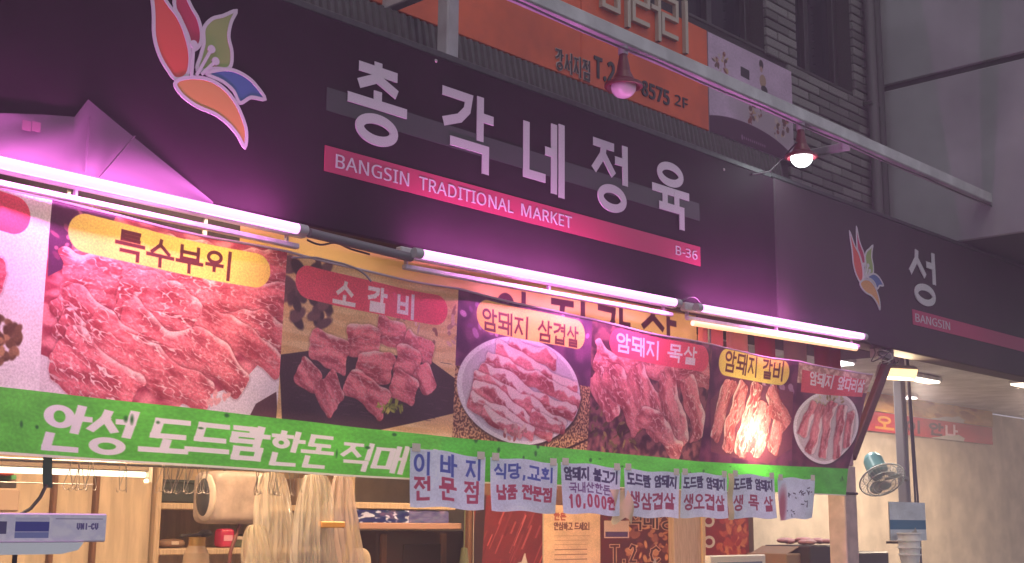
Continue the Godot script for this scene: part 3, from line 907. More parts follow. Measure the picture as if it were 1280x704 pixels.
func street_lamp(p: Vector3, lit: bool, label: String) -> void: # p: underside of the pipe
	var o := thing("hanging_lamp", label, "lamp")
	var st := MB.new(); st.tube([p + Vector3(0, 0.002, 0), p - Vector3(0, 0.028, 0)], 0.017, 14); put(st, "stub", M.pipe, o)
	var so := MB.new(); so.lathe(p - Vector3(0, 0.12, 0), [Vector2(0.0, 0.106), Vector2(0.013, 0.106), Vector2(0.014, 0.085), Vector2(0.019, 0.06), Vector2(0.024, 0.03)], 20); put(so, "socket", M.redplastic, o)
	var sh := MB.new(); sh.lathe(p - Vector3(0, 0.135, 0), [Vector2(0.025, 0.045), Vector2(0.037, 0.02), Vector2(0.055, 0.006), Vector2(0.063, 0.004), Vector2(0.064, -0.006), Vector2(0.056, -0.008), Vector2(0.036, 0.012), Vector2(0.02, 0.03)], 28); put(sh, "shade", M.redplastic, o)
	var bu := MB.new(); bu.blob(p - Vector3(0, 0.143, 0), Vector3(0.042, 0.036, 0.042), 2.0, 24, 16)
	if lit:
		put(bu, "bulb", glow(Color(0.88, 1.0, 1.0), 9.0), o)
		omni(p - Vector3(0, 0.143, 0), Color(0.85, 0.97, 1.0), 0.02, 0.035, o)
	else:
		var g := mat(Color(0.62, 0.56, 0.55), 0.22)
		put(bu, "bulb", g, o)
func note(px: Array, label: String, draw: Callable) -> void:
	var z := 0.016
	var c := []
	for i in range(0, 8, 2): c.append(at(px[i], px[i + 1], z))
	var a := Art.new(230, 160, Color(0.86, 0.85, 0.92))
	for y in a.h:
		for x in a.w:
			var g := 1.0 + 0.07 * nz.get_noise_2d(x * 1.2 + px[0], y * 1.2) + 0.05 * nf.get_noise_2d(x * 8.0, y * 8.0 + px[0])
			a.im.set_pixel(x, y, Color(0.90 * g, 0.92 * g, 0.97 * g))
	draw.call(a)
	var ph: float = px[0]
	var bend := func(u: float, v: float) -> Vector3:
		var p: Vector3 = c[0].lerp(c[1], u).lerp(c[3].lerp(c[2], u), v)
		p.z += 0.004 * sin(u * 5.0 + ph) * v + 0.010 * v * v * sin(ph * 0.7 + u * 2.0)
		p.y += 0.003 * sin(u * 9.0 + ph)
		return p
	var o := thing("paper_notice", label, "notice", "paper notices taped along the green band")
	var b := MB.new(); b.sheet(bend, 12, 8)
	put(b, "paper", printed(a.im, 0.55, 0.12), o)
	for u in [0.07, 0.93]:
		var tp := MB.new()
		var p: Vector3 = bend.call(u, 0.0)
		tp.box(p + Vector3(0, 0.004, -0.0005 + 0.002), Vector3(0.03, 0.022, 0.0008))
		put(tp, "tape", M.tape, o)

func _ready() -> void:
	# ---------------- camera
	var yaw := deg_to_rad(46.56); var pit := deg_to_rad(10.63); var rol := deg_to_rad(0.42)
	cf = Vector3(sin(yaw) * cos(pit), sin(pit), -cos(yaw) * cos(pit))
	var r0 := Vector3(cos(yaw), 0, sin(yaw))
	var u0 := r0.cross(cf)
	cr = r0 * cos(rol) + u0 * sin(rol)
	cu = u0 * cos(rol) - r0 * sin(rol)
	var cam := Camera3D.new()
	cam.name = "camera"
	cam.transform = Transform3D(Basis(cr, cu, -cf), C)
	cam.fov = rad_to_deg(2.0 * atan(352.0 / F))
	cam.near = 0.05; cam.far = 400.0
	cam.current = true
	add_child(cam)
	# ---------------- sky, sun, exposure
	var env := Environment.new()
	env.background_mode = Environment.BG_SKY
	var sky := Sky.new()
	var sm := ProceduralSkyMaterial.new()
	sm.sky_top_color = Color(0.62, 0.635, 0.68)
	sm.sky_horizon_color = Color(0.60, 0.615, 0.65)
	sm.ground_bottom_color = Color(0.2, 0.2, 0.21)
	sm.ground_horizon_color = Color(0.45, 0.46, 0.5)
	sm.sky_curve = 0.2
	sm.sun_angle_max = 0.0
	sky.sky_material = sm
	env.sky = sky
	env.background_energy_multiplier = 1.4
	env.tonemap_mode = Environment.TONE_MAPPER_LINEAR
	env.tonemap_exposure = 1.35
	env.fog_enabled = true
	env.fog_density = 0.021
	env.fog_light_color = Color(0.85, 0.82, 0.86)
	env.sdfgi_enabled = true; env.ssao_enabled = true; env.ssil_enabled = true
	var we := WorldEnvironment.new()
	we.name = "environment"
	we.environment = env
	add_child(we)
	var sun := DirectionalLight3D.new()
	sun.name = "sun"
	sun.light_energy = 0.15
	sun.light_angular_distance = 25.0
	sun.light_color = Color(1.0, 0.97, 0.93)
	sun.shadow_enabled = true
	sun.rotation = Vector3(deg_to_rad(-55), deg_to_rad(-30), 0)
	add_child(sun)
	rng.seed = 20240
	nz.seed = 5; nz.frequency = 0.01; nz.fractal_octaves = 3
	nf.seed = 9; nf.frequency = 0.012; nf.fractal_octaves = 2
	for i in BT.size():
		WT.append(at(BT[i].x, BT[i].y, BZ)); WS.append(at(BS[i].x, BS[i].y, BZ)); WB.append(at(BB[i].x, BB[i].y, BZ))
	# ---------------- shared materials
	M.letter = mat(Color(0.52, 0.50, 0.53), 0.55)
	M.sign = grain(mat(Color(0.028, 0.012, 0.022), 0.66), "soft", Vector3(0.7, 0.7, 0.7))
	M.sign.metallic_specular = 0.25
	M.strip = mat(Color(0.42, 0.025, 0.10), 0.45)
	M.greyband = mat(Color(0.040, 0.042, 0.043), 0.6)
	M.whitemetal = grain(mat(Color(0.72, 0.70, 0.70), 0.35), "soft", Vector3(3, 3, 3))
	M.greyplastic = mat(Color(0.42, 0.41, 0.43), 0.45)
	M.pipe = grain(mat(Color(0.54, 0.54, 0.55), 0.45), "soft", Vector3(1.5, 1.5, 1.5))
	M.redplastic = mat(Color(0.12, 0.012, 0.02), 0.35)
	M.steel = mat(Color(0.42, 0.38, 0.36), 0.35, 0.9)
	M.darkmetal = mat(Color(0.05, 0.045, 0.045), 0.5)
	M.wood = grain(mat(Color(0.66, 0.52, 0.37), 0.6), "wood", Vector3(14, 1.2, 14), 0.05)
	M.plywood = grain(mat(Color(0.68, 0.54, 0.38), 0.7), "soft", Vector3(5, 0.7, 5))
	M.darkwood = grain(mat(Color(0.20, 0.10, 0.06), 0.6), "wood", Vector3(14, 1.2, 14))
	M.wallpaint = grain(mat(Color(0.58, 0.46, 0.35), 0.8), "soft", Vector3(0.9, 0.9, 0.9))
	M.ceilpaint = grain(mat(Color(0.62, 0.61, 0.60), 0.85), "soft", Vector3(1, 1, 1))
	M.tape = mat(Color(0.70, 0.66, 0.50), 0.3)
	M.concrete = grain(mat(Color(0.24, 0.235, 0.23), 0.85), "grime", Vector3(0.5, 0.5, 0.5))
	M.mortar = grain(mat(Color(0.06, 0.056, 0.056), 0.95), "rough", Vector3(3, 3, 3))
	M.poly = mat(Color(0.75, 0.66, 0.52), 0.3)
	M.glass = mat(Color(0.015, 0.017, 0.024), 0.06)
	M.windowframe = mat(Color(0.03, 0.028, 0.03), 0.4)
	build_street()
	build_upper_building()
	build_signs()
	build_pipes()
	build_tubes()
	build_banner()
	build_interior()
	build_next_stall()

func build_street() -> void:
	var g := MB.new()
	g.quad(Vector3(-80, 0, 80), Vector3(90, 0, 80), Vector3(90, 0, -80), Vector3(-80, 0, -80), Vector3.UP)
	struct(g, "ground", M.concrete, "grey concrete floor of the market lane", "ground")

func build_upper_building() -> void:
	var bz := -0.42
	var xr := at(1095, 150, bz).x
	var o := thing("brick_building", "grey brick building with dark windows above the stall signs", "building")
	# openings
	var sill := at(953, 60, bz).y
	var w1a := at(862, 14, bz).x; var w1b := at(957, 40, bz).x
	var w2a := at(995, 60, bz).x; var w2b := at(1068, 120, bz).x
	var top := 6.2
	# wall backing in pieces round the openings
	var wall := MB.new()
	var pieces := [[-2.5, w1a, 2.45, top], [w1a, w2b, 2.45, sill - 0.01], [w1b, w2a, sill - 0.01, top], [w2b, xr + 0.05, 2.45, top]]
	for p in pieces:
		wall.box(Vector3((p[0] + p[1]) * 0.5, (p[2] + p[3]) * 0.5, bz - 0.16), Vector3(p[1] - p[0] - 0.0006, p[3] - p[2] - 0.0006, 0.30))
	var wn := put(wall, "wall", M.mortar, o)
	# bricks, a few shared shapes and tones
	var tones := []
	for k in 5:
		var t := 0.17 + 0.035 * k
		tones.append(grain(mat(Color(t * 1.03, t * 0.98, t * 0.96), 0.85), "rough", Vector3(4, 4, 4), 0.03))
	var L := 0.19; var Hh := 0.0405; var row := 0.0462
	var variants := {}
	var y := 2.62
	var j := 0
	while y < 4.35:
		var spans := []
		if y + Hh < sill - 0.012: spans = [[at(985, 150, bz).x, xr]]
		else: spans = [[w1b, w2a], [w2b, xr]]
		for sp in spans:
			var x: float = sp[0] - (0.5 if j % 2 else 0.0) * (L + 0.006) + 0.004
			while x < sp[1]:
				var a: float = maxf(x, sp[0] + 0.003); var b: float = minf(x + L, sp[1] - 0.003)
				if b - a > 0.02:
					var key := int(round((b - a) * 1000.0))
					if not variants.has(key):
						var mb := B(Vector3.ZERO, Vector3(b - a, Hh, 0.03), 0.004)
						variants[key] = mb.mesh()
					var m := MeshInstance3D.new()
					m.name = "brick"
					m.mesh = variants[key]
					m.material_override = tones[rng.randi() % 5]
					wn.add_child(m, true)
					m.position = Vector3((a + b) * 0.5, y + Hh * 0.5, bz - 0.008 + rng.randf_range(-0.0025, 0.0025))
				x += L + 0.006
		y += row
		j += 1
	# windows
	for w in [[w1a, w1b], [w2a, w2b]]:
		var wb: float = (w[0] + w[1]) * 0.5
		var win := MB.new()
		for e in [w[0] + 0.02, lerpf(w[0], w[1], 0.45), w[1] - 0.02]:
			win.box(Vector3(e, (sill + top) * 0.5, bz - 0.11), Vector3(0.04, top - sill, 0.05), 0.003)
		win.box(Vector3(wb, sill + 0.025, bz - 0.112), Vector3(w[1] - w[0], 0.045, 0.046), 0.003)
		var f := put(win, "window", M.windowframe, o)
		for e in [[w[0], lerpf(w[0], w[1], 0.45)], [lerpf(w[0], w[1], 0.45), w[1]]]:
			var pn := MB.new()
			pn.box(Vector3((e[0] + e[1]) * 0.5, (sill + top) * 0.5, bz - 0.12), Vector3(e[1] - e[0] - 0.042, top - sill - 0.06, 0.008))
			put(pn, "pane", M.glass, f)
		var rv := MB.new()
		rv.box(Vector3(wb, (sill + top) * 0.5, bz - 0.30), Vector3(w[1] - w[0], top - sill, 0.02))
		put(rv, "blind", mat(Color(0.05, 0.055, 0.07), 0.9), f)
		var sl := B(Vector3(wb, sill - 0.005, bz - 0.02), Vector3(w[1] - w[0] - 0.004, 0.016, 0.03), 0.003)
		put(sl, "sill", mat(Color(0.05, 0.047, 0.047), 0.8), f)
	# drain pipes at the corner
	for k in 2:
		var x := xr - 0.045 - k * 0.075
		var dp := MB.new()
		dp.tube([Vector3(x, 2.5, bz + 0.05), Vector3(x, 6.2, bz + 0.05)], 0.026, 14)
		var d := thing("drain_pipe", ["dark drain pipe in the corner beside the grey panelled wall", "dark drain pipe beside the right window of the brick building"][k], "pipe")
		put(dp, "pipe", mat(Color(0.06, 0.055, 0.06) if k == 0 else Color(0.11, 0.10, 0.105), 0.6), d)
		for yy in [3.1, 3.75, 4.4]:
			var cl := MB.new(); cl.box(Vector3(x, yy, bz + 0.028), Vector3(0.066, 0.022, 0.068), 0.003)
			put(cl, "clamp", M.darkmetal, d)
	# grey panelled building beyond
	var pbd := thing("panel_building", "pale grey metal panelled building jutting out past the brick wall", "building")
	var pm := grain(mat(Color(0.40, 0.40, 0.41), 0.6), "soft", Vector3(0.35, 0.35, 0.35))
	var y0 := at(1140, 276, 0.0).y
	var seam := at_x(1097, 113, xr + 0.05).y
	var zf := 0.62
	var core := B(Vector3(xr + 2.15, (y0 + 8.0) * 0.5, (zf - 3.0) * 0.5 - 0.02), Vector3(4.15, 8.0 - y0 - 0.02, zf + 3.0 - 0.04))
	put(core, "wall", M.darkmetal, pbd)
	var ys := [y0, seam - 0.018, seam + 0.018, seam + 0.018 + 1.25, seam + 1.286, 8.0]
	for i in 3:
		var ya: float = ys[i * 2]; var yb: float = ys[i * 2 + 1]
		var z1 := bz - 0.01
		for zz in [[z1, zf]]:
			put(B(Vector3(xr + 0.06, (ya + yb) * 0.5, (zz[0] + zz[1]) * 0.5), Vector3(0.03, yb - ya, zz[1] - zz[0]), 0.004), "panel", pm, pbd)
		for c in 4:
			put(B(Vector3(xr + 0.57 + c * 1.02, (ya + yb) * 0.5, zf - 0.012), Vector3(1.0, yb - ya, 0.03), 0.004), "panel", pm, pbd)
	# orange signboard
	var sz := bz + 0.07
	var oy0 := (at(568, 39, sz).y + at(886, 165, sz).y) * 0.5
	var oy1 := at(884, 38, sz).y
	var ox1 := at(886, 120, sz).x
	var os := thing("orange_signboard", "orange shop signboard with beige raised letters and a telephone number", "signboard")
	var om := grain(mat(Color(0.76, 0.125, 0.04), 0.6), "soft", Vector3(0.8, 0.8, 0.8))
	var jx := at(727, 100, sz).x
	put(B(Vector3((jx - 1.5) * 0.5, (oy0 + oy1) * 0.5, sz - 0.03), Vector3(jx + 1.5 - 0.003, oy1 - oy0, 0.06), 0.003), "board", om, os)
	put(B(Vector3((jx + ox1) * 0.5, (oy0 + oy1) * 0.5, sz - 0.03), Vector3(ox1 - jx - 0.003, oy1 - oy0, 0.06), 0.003), "board", om, os)
	var beige := mat(Color(0.44, 0.37, 0.30), 0.5)
	var lh := 0.225
	var names := [["미", 748, 787, 45], ["러", 786, 824, 45], ["리", 823, 859, 60]]
	var ybase := at(854, 66, sz).y
	for e in names:
		var xa := at(e[1], e[3], sz).x; var xb := at(e[2], e[3], sz).x
		var lb := MB.new()
		letter_mesh(lb, e[0], xa, ybase + lh, xb - xa, lh, 0.0095, sz, sz + 0.018)
		put(lb, "letter", beige, os)
	var black := mat(Color(0.02, 0.018, 0.02), 0.5)
	var pale := mat(Color(0.45, 0.36, 0.34), 0.5)
	var gx := at(693, 72, sz).x; var gx2 := at(738, 85, sz).x
	var gy := at(693, 60, sz).y
	for i in 4:
		for q in [[0.0062, 0.002, pale, "letter_edge"], [0.0032, 0.0045, black, "letter"]]:
			var lb := MB.new()
			letter_mesh(lb, "강서지점"[i], gx + (gx2 - gx) / 4.0 * i + 0.004, gy, (gx2 - gx) / 4.0 * 0.8, 0.078, q[0], sz, sz + q[1])
			put(lb, q[3], q[2], os)
	var ty := at(756, 92, sz).y
	text_mesh("T.2", os, Vector3(at(742, 85, sz).x, ty + 0.012, sz + 0.003), 0.09, at(768, 95, sz).x - at(742, 85, sz).x, 0.004, black)
	text_mesh("-8575", os, Vector3(at(796, 110, sz).x, at(818, 116, sz).y, sz + 0.003), 0.066, at(836, 118, sz).x - at(796, 110, sz).x, 0.004, black)
	text_mesh("2F", os, Vector3(at(843, 126, sz).x, at(850, 127, sz).y, sz + 0.003), 0.045, at(859, 128, sz).x - at(843, 126, sz).x, 0.004, black, "lettering", false)
	# lilac picture board
	var lx1 := at(992, 150, sz).x
	var a := Art.new(360, 250, Color(0.5, 0.41, 0.52))
	for yy in a.h:
		for xx in a.w:
			var g := 1.0 + 0.10 * nz.get_noise_2d(xx * 0.8, yy * 0.8) + 0.06 * nf.get_noise_2d(xx * 9.0, yy * 9.0)
			a.im.set_pixel(xx, yy, Color(0.72 * g, 0.62 * g, 0.72 * g))
	var lo := oy0; var hi := oy1
	var lq := func(px: float, py: float) -> Vector2:
		var p := at(px, py, sz)
		return Vector2((p.x - ox1) / (lx1 - ox1) * 360.0, (hi - p.y) / (hi - lo) * 250.0)
	a.ellipse(lq.call(965, 160), Vector2(150, 40), 0.1, Color(0.62, 0.56, 0.60), 30.0)
	for i in 70: # small printed goods
		var c0: Vector2 = lq.call([944, 978, 900][i % 3] + rng.randf_range(-9, 9), [140, 160, 78][i % 3] + rng.randf_range(-12, 12))
		a.ellipse(c0, Vector2(rng.randf_range(2, 9), rng.randf_range(2, 8)), rng.randf() * 3.0, [Color(0.46, 0.2, 0.18), Color(0.68, 0.56, 0.42), Color(0.35, 0.22, 0.2), Color(0.7, 0.62, 0.6)][rng.randi() % 4], 2.0)
	a.poly(PackedVector2Array([lq.call(926, 82), lq.call(937, 88), lq.call(937, 100), lq.call(926, 94)]), Color(0.1, 0.07, 0.09))
	a.ellipse(lq.call(952, 80), Vector2(9, 12), 0.0, Color(0.16, 0.09, 0.11), 2.0)
	a.ellipse(lq.call(952, 86), Vector2(6, 8), 0.0, Color(0.66, 0.5, 0.48), 2.0)
	a.ellipse(lq.call(954, 101), Vector2(14, 17), 0.2, Color(0.62, 0.5, 0.42), 2.0)
	a.ellipse(lq.call(956, 112), Vector2(14, 10), 0.1, Color(0.17, 0.12, 0.14), 2.0)
	a.ellipse(Vector2(150, 285), Vector2(250, 92), 0.0, Color(0.25, 0.09, 0.21), 2.0)
	for i in 12:
		var p: Vector2 = lq.call(928 + i * 2.6, 172 + i * 1.05)
		a.ellipse(p, Vector2(4.5 if i == 0 else 2.6, 7.0 if i == 0 else 4.0), 0.0, Color(0.50, 0.38, 0.48), 1.5)
	var ls := thing("picture_signboard", "lilac signboard printed with a small figure and goods over a plum curve", "signboard")
	put(B(Vector3((ox1 + lx1) * 0.5, (oy0 + oy1) * 0.5, sz - 0.032), Vector3(lx1 - ox1 - 0.004, oy1 - oy0, 0.058), 0.002), "board", mat(Color(0.2, 0.16, 0.2), 0.5), ls)
	var fq := MB.new()
	fq.quad_uv(Vector3(ox1 + 0.004, hi - 0.003, sz - 0.001), Vector3(lx1 - 0.004, hi - 0.003, sz - 0.001), Vector3(lx1 - 0.004, lo + 0.003, sz - 0.001), Vector3(ox1 + 0.004, lo + 0.003, sz - 0.001), Vector3.BACK)
	put(fq, "print", printed(a.im, 0.5), ls)
	# ribbed metal flashing behind the fascia's top edge
	var fl := MB.new()
	var x := 0.2
	var fy0 := 2.90
	var fy1 := at(568, 42, -0.25).y
	while x < at(985, 215, -0.2).x:
		var prof := [[0.0, 0.0], [0.006, 0.009], [0.016, 0.009], [0.021, 0.0], [0.030, 0.0]]
		for i in 4:
			var za: float = -0.205 + prof[i][1]; var zb: float = -0.205 + prof[i + 1][1]
			fl.quad(Vector3(x + prof[i][0], fy1, za - 0.05), Vector3(x + prof[i + 1][0], fy1, zb - 0.05), Vector3(x + prof[i + 1][0], fy0, zb), Vector3(x + prof[i][0], fy0, za), Vector3(0, 0.1, 1))
		x += 0.030
	solo(fl, "metal_flashing", grain(mat(Color(0.085, 0.08, 0.082), 0.6), "grime", Vector3(1.3, 1.3, 1.3)), "narrow ribbed grey metal flashing between the fascia sign and the brick wall", "flashing")

func build_signs() -> void:
	var ytop := 1.6 + 0.53 * (4.165 - 1.6)
	var ybot := 1.6 + 0.53 * (3.04 - 1.6)
	var xs := at(970, 300, 0).x
	var o := thing("fascia_sign", "dark plum butcher fascia sign with white lettering, flower emblem and crimson strip", "sign")
	put(B(Vector3((xs - 2.0) * 0.5, (ytop + ybot) * 0.5, -0.06), Vector3(xs + 2.0 - 0.003, ytop - ybot, 0.12), 0.006), "panel", M.sign, o)
	put(B(Vector3((xs - 2.0) * 0.5, ytop + 0.013, -0.065), Vector3(xs + 2.0 - 0.004, 0.024, 0.11), 0.004), "top_trim", grain(mat(Color(0.07, 0.072, 0.074), 0.5), "grime", Vector3(2, 2, 2)), o)
	var yb1 := 1.6 + 0.53 * (3.782 - 1.6); var yb0 := 1.6 + 0.53 * (3.658 - 1.6)
	var x0 := at(408, 120, 0).x; var x1 := at(874, 265, 0).x
	put(B(Vector3((x0 + x1) * 0.5, (yb1 + yb0) * 0.5, 0.0006), Vector3(x1 - x0, yb1 - yb0, 0.002)), "grey_band", M.greyband, o)
	var ys1 := 1.6 + 0.53 * (3.473 - 1.6); var ys0 := 1.6 + 0.53 * (3.338 - 1.6)
	put(B(Vector3((x0 + x1) * 0.5, (ys1 + ys0) * 0.5, 0.0008), Vector3(x1 - x0, ys1 - ys0, 0.0024)), "crimson_strip", M.strip, o)
	var lt := 1.6 + 0.53 * (4.015 - 1.6); var lb := 1.6 + 0.53 * (3.535 - 1.6)
	for e in [["총", 432, 508, 135], ["각", 547, 617, 165], ["네", 652, 705, 195], ["정", 738, 786, 225], ["육", 814, 861, 247]]:
		var xa := at(e[1], e[3], 0).x; var xb := at(e[2], e[3], 0).x
		var m := MB.new()
		letter_mesh(m, e[0], xa + 0.006, lt - 0.012, xb - xa - 0.012, lt - lb - 0.024, 0.0142, 0.0008, 0.0026)
		put(m, "letter", M.letter, o)
	var tx := at(418, 205, 0).x
	var tw := at(714, 278, 0).x - tx
	var words := [["BANGSIN", 418, 510], ["TRADITIONAL", 523, 641], ["MARKET", 651, 714]]
	for w in words:
		var xa := at(w[1], 230, 0).x; var xb := at(w[2], 245, 0).x
		text_mesh(w[0], o, Vector3(xa, (ys0 + ys1) * 0.5, 0.0028), 0.038, xb - xa, 0.0016, M.letter, "lettering", false)
	text_mesh("B-36", o, Vector3(at(844, 313, 0).x, (ys0 + ys1) * 0.5, 0.0028), 0.033, at(871, 322, 0).x - at(844, 313, 0).x, 0.0016, M.letter, "lettering", false)
	emblem(o, at(250, 90, 0), 1.0)
	for p in [[545, 76], [905, 212]]:
		var sc := MB.new(); sc.lathe(at(p[0], p[1], 0.0), [Vector2(0.0, 0.004), Vector2(0.004, 0.003), Vector2(0.006, 0.0)], 10, Basis(Vector3.RIGHT, PI / 2)); put(sc, "screw", M.steel, o)
	# the sign of the stall next door
	var n := thing("fascia_sign", "neighbouring dark plum fascia sign with a smaller white word past the seam", "sign")
	var xe := xs + 4.2
	put(B(Vector3((xs + xe) * 0.5 + 0.002, (ytop + ybot) * 0.5 + 0.004, -0.062), Vector3(xe - xs - 0.003, ytop - ybot, 0.12), 0.006), "panel", grain(mat(Color(0.040, 0.022, 0.030), 0.66), "soft", Vector3(0.7, 0.7, 0.7)), n)
	put(B(Vector3((xs + xe) * 0.5, ytop + 0.018, -0.065), Vector3(xe - xs - 0.004, 0.02, 0.11), 0.004), "top_trim", M.greyband, n)
	var np := at(1082, 346, 0)
	emblem(n, Vector3(np.x, np.y, 0), 0.80)
	var m2 := MB.new()
	letter_mesh(m2, "성", at(1136, 345, 0).x, at(1150, 314, 0).y, at(1170, 345, 0).x - at(1136, 345, 0).x, 0.25, 0.0155, 0.0, 0.003)
	put(m2, "letter", M.letter, n)
	var sx := at(1141, 396, 0).x
	var sy := at(1146, 388, 0).y
	put(B(Vector3(sx + 0.8, sy - 0.035, -0.0005), Vector3(1.6, 0.071, 0.0024)), "crimson_strip", M.strip, n)
	text_mesh("BANGSIN", n, Vector3(sx + 0.025, sy - 0.035, 0.001), 0.038, 0.36, 0.0016, M.letter, "lettering", false)
	# white vinyl sheet hanging over the sign's lower left
	var sh := MB.new()
	var raw := [[-90, 128, .020], [-10, 141, .014], [50, 143, .018], [93, 146, .012], [110, 124, .030], [136, 146, .022], [190, 190, .016], [266, 252, .010]]
	var f := func(u: float, v: float) -> Vector3:
		var s: float = u * (raw.size() - 1)
		var i := clampi(int(s), 0, raw.size() - 2)
		var t: float = s - i
		var px := lerpf(raw[i][0], raw[i + 1][0], t); var py := lerpf(raw[i][1], raw[i + 1][1], t)
		var pl := lerpf(-90.0, 270.0, lerpf(u, clampf((px + 90.0) / 360.0, 0, 1), 0.6))
		var bot := Vector2(pl, 190.0 + 0.226 * pl + 18.0)
		var z := lerpf(raw[i][2], raw[i + 1][2], t)
		z = lerpf(z, 0.028, v) + 0.005 * sin(v * 7.0 + u * 15.0) * (1.0 - v)
		return at(lerpf(px, bot.x, v), lerpf(py, bot.y, v), z)
	sh.sheet(f, 56, 10)
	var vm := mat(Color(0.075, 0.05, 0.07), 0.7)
	var vs := thing("vinyl_sheet", "folded white vinyl sheet with a peaked corner over the plum sign", "sheet")
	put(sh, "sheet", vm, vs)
	for e in [[112, 146, 106, 216], [168, 170, 124, 222]]:
		var fo := MB.new()
		fo.sheet(func(u: float, v: float) -> Vector3:
			var p := at(lerpf(e[0], e[2], v) + (u - 0.5) * 3.0, lerpf(e[1], e[3], v), 0.036)
			p.z += 0.006 * sin(u * PI)
			return p, 4, 6)
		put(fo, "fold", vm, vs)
	for k in 2:
		var tg := MB.new()
		var c := at(33 + k * 12, 157 + k * 1.5, 0.030)
		tg.box(c, Vector3(0.020, 0.022, 0.0008))
		put(tg, "red_mark", mat(Color(0.12, 0.05, 0.08), 0.6), vs)

func build_pipes() -> void:
	var z := 0.13
	var o := thing("pipe_frame", "white square steel pipe running above the fascia signs on a short post", "frame")
	var ymid := (at(700, 22, z).y + at(1155, 209, z).y) * 0.5
	var b := MB.new(); b.bar(Vector3(-0.5, ymid, z), Vector3(16.0, ymid, z), 0.05, 0.052, 0.005); put(b, "beam", M.pipe, o)
	for px in [560.0, 1500.0]:
		var pz := -0.06
		var p := at(px, 50, pz)
		var x := at(560, 40, pz).x if px < 600 else 7.2
		var pm := MB.new(); pm.bar(Vector3(x, 2.98, pz), Vector3(x, ymid + 0.02, pz), 0.05, 0.05, 0.005); put(pm, "post", M.pipe, o)
		var br := MB.new(); br.bar(Vector3(x, ymid + 0.06, -0.4), Vector3(x, ymid + 0.06, z + 0.03), 0.04, 0.04, 0.004); put(br, "bracket", M.pipe, o)
	var x3 := at(1058, 178, z).x
	var st := MB.new(); st.bar(Vector3(x3, ymid - 0.040, z), at(1005, 194, -0.38), 0.035, 0.035, 0.004); put(st, "strut", M.pipe, o)
	var cb := MB.new()
	var path := []
	for i in 60:
		var t := i / 59.0
		path.append(Vector3(lerpf(2.0, 6.5, t), ymid - 0.038 - 0.006 * absf(sin(t * 21.0)), z + 0.02))
	cb.tube(path, 0.0035, 6)
	solo(cb, "lamp_cable", M.darkmetal, "thin dark cable clipped under the white pipe", "cable")
	for k in 2:
		var px: float = [779.0, 1001.0][k]
		var p := at(px, [60.0, 163.0][k], z)
		street_lamp(Vector3(p.x, ymid - 0.026, z), k == 1, ["unlit round bulb under a red shade hanging from the white pipe", "lit white bulb under a red shade hanging from the white pipe"][k])
	var c2 := MB.new()
	c2.tube([at(996, 178, z + 0.01), at(980, 196, 0.05), at(962, 214, 0.01), at(940, 218, 0.006)], 0.0035, 6)
	solo(c2, "loose_wire", M.darkmetal, "short black wire trailing from the lit bulb down to the fascia sign", "cable")

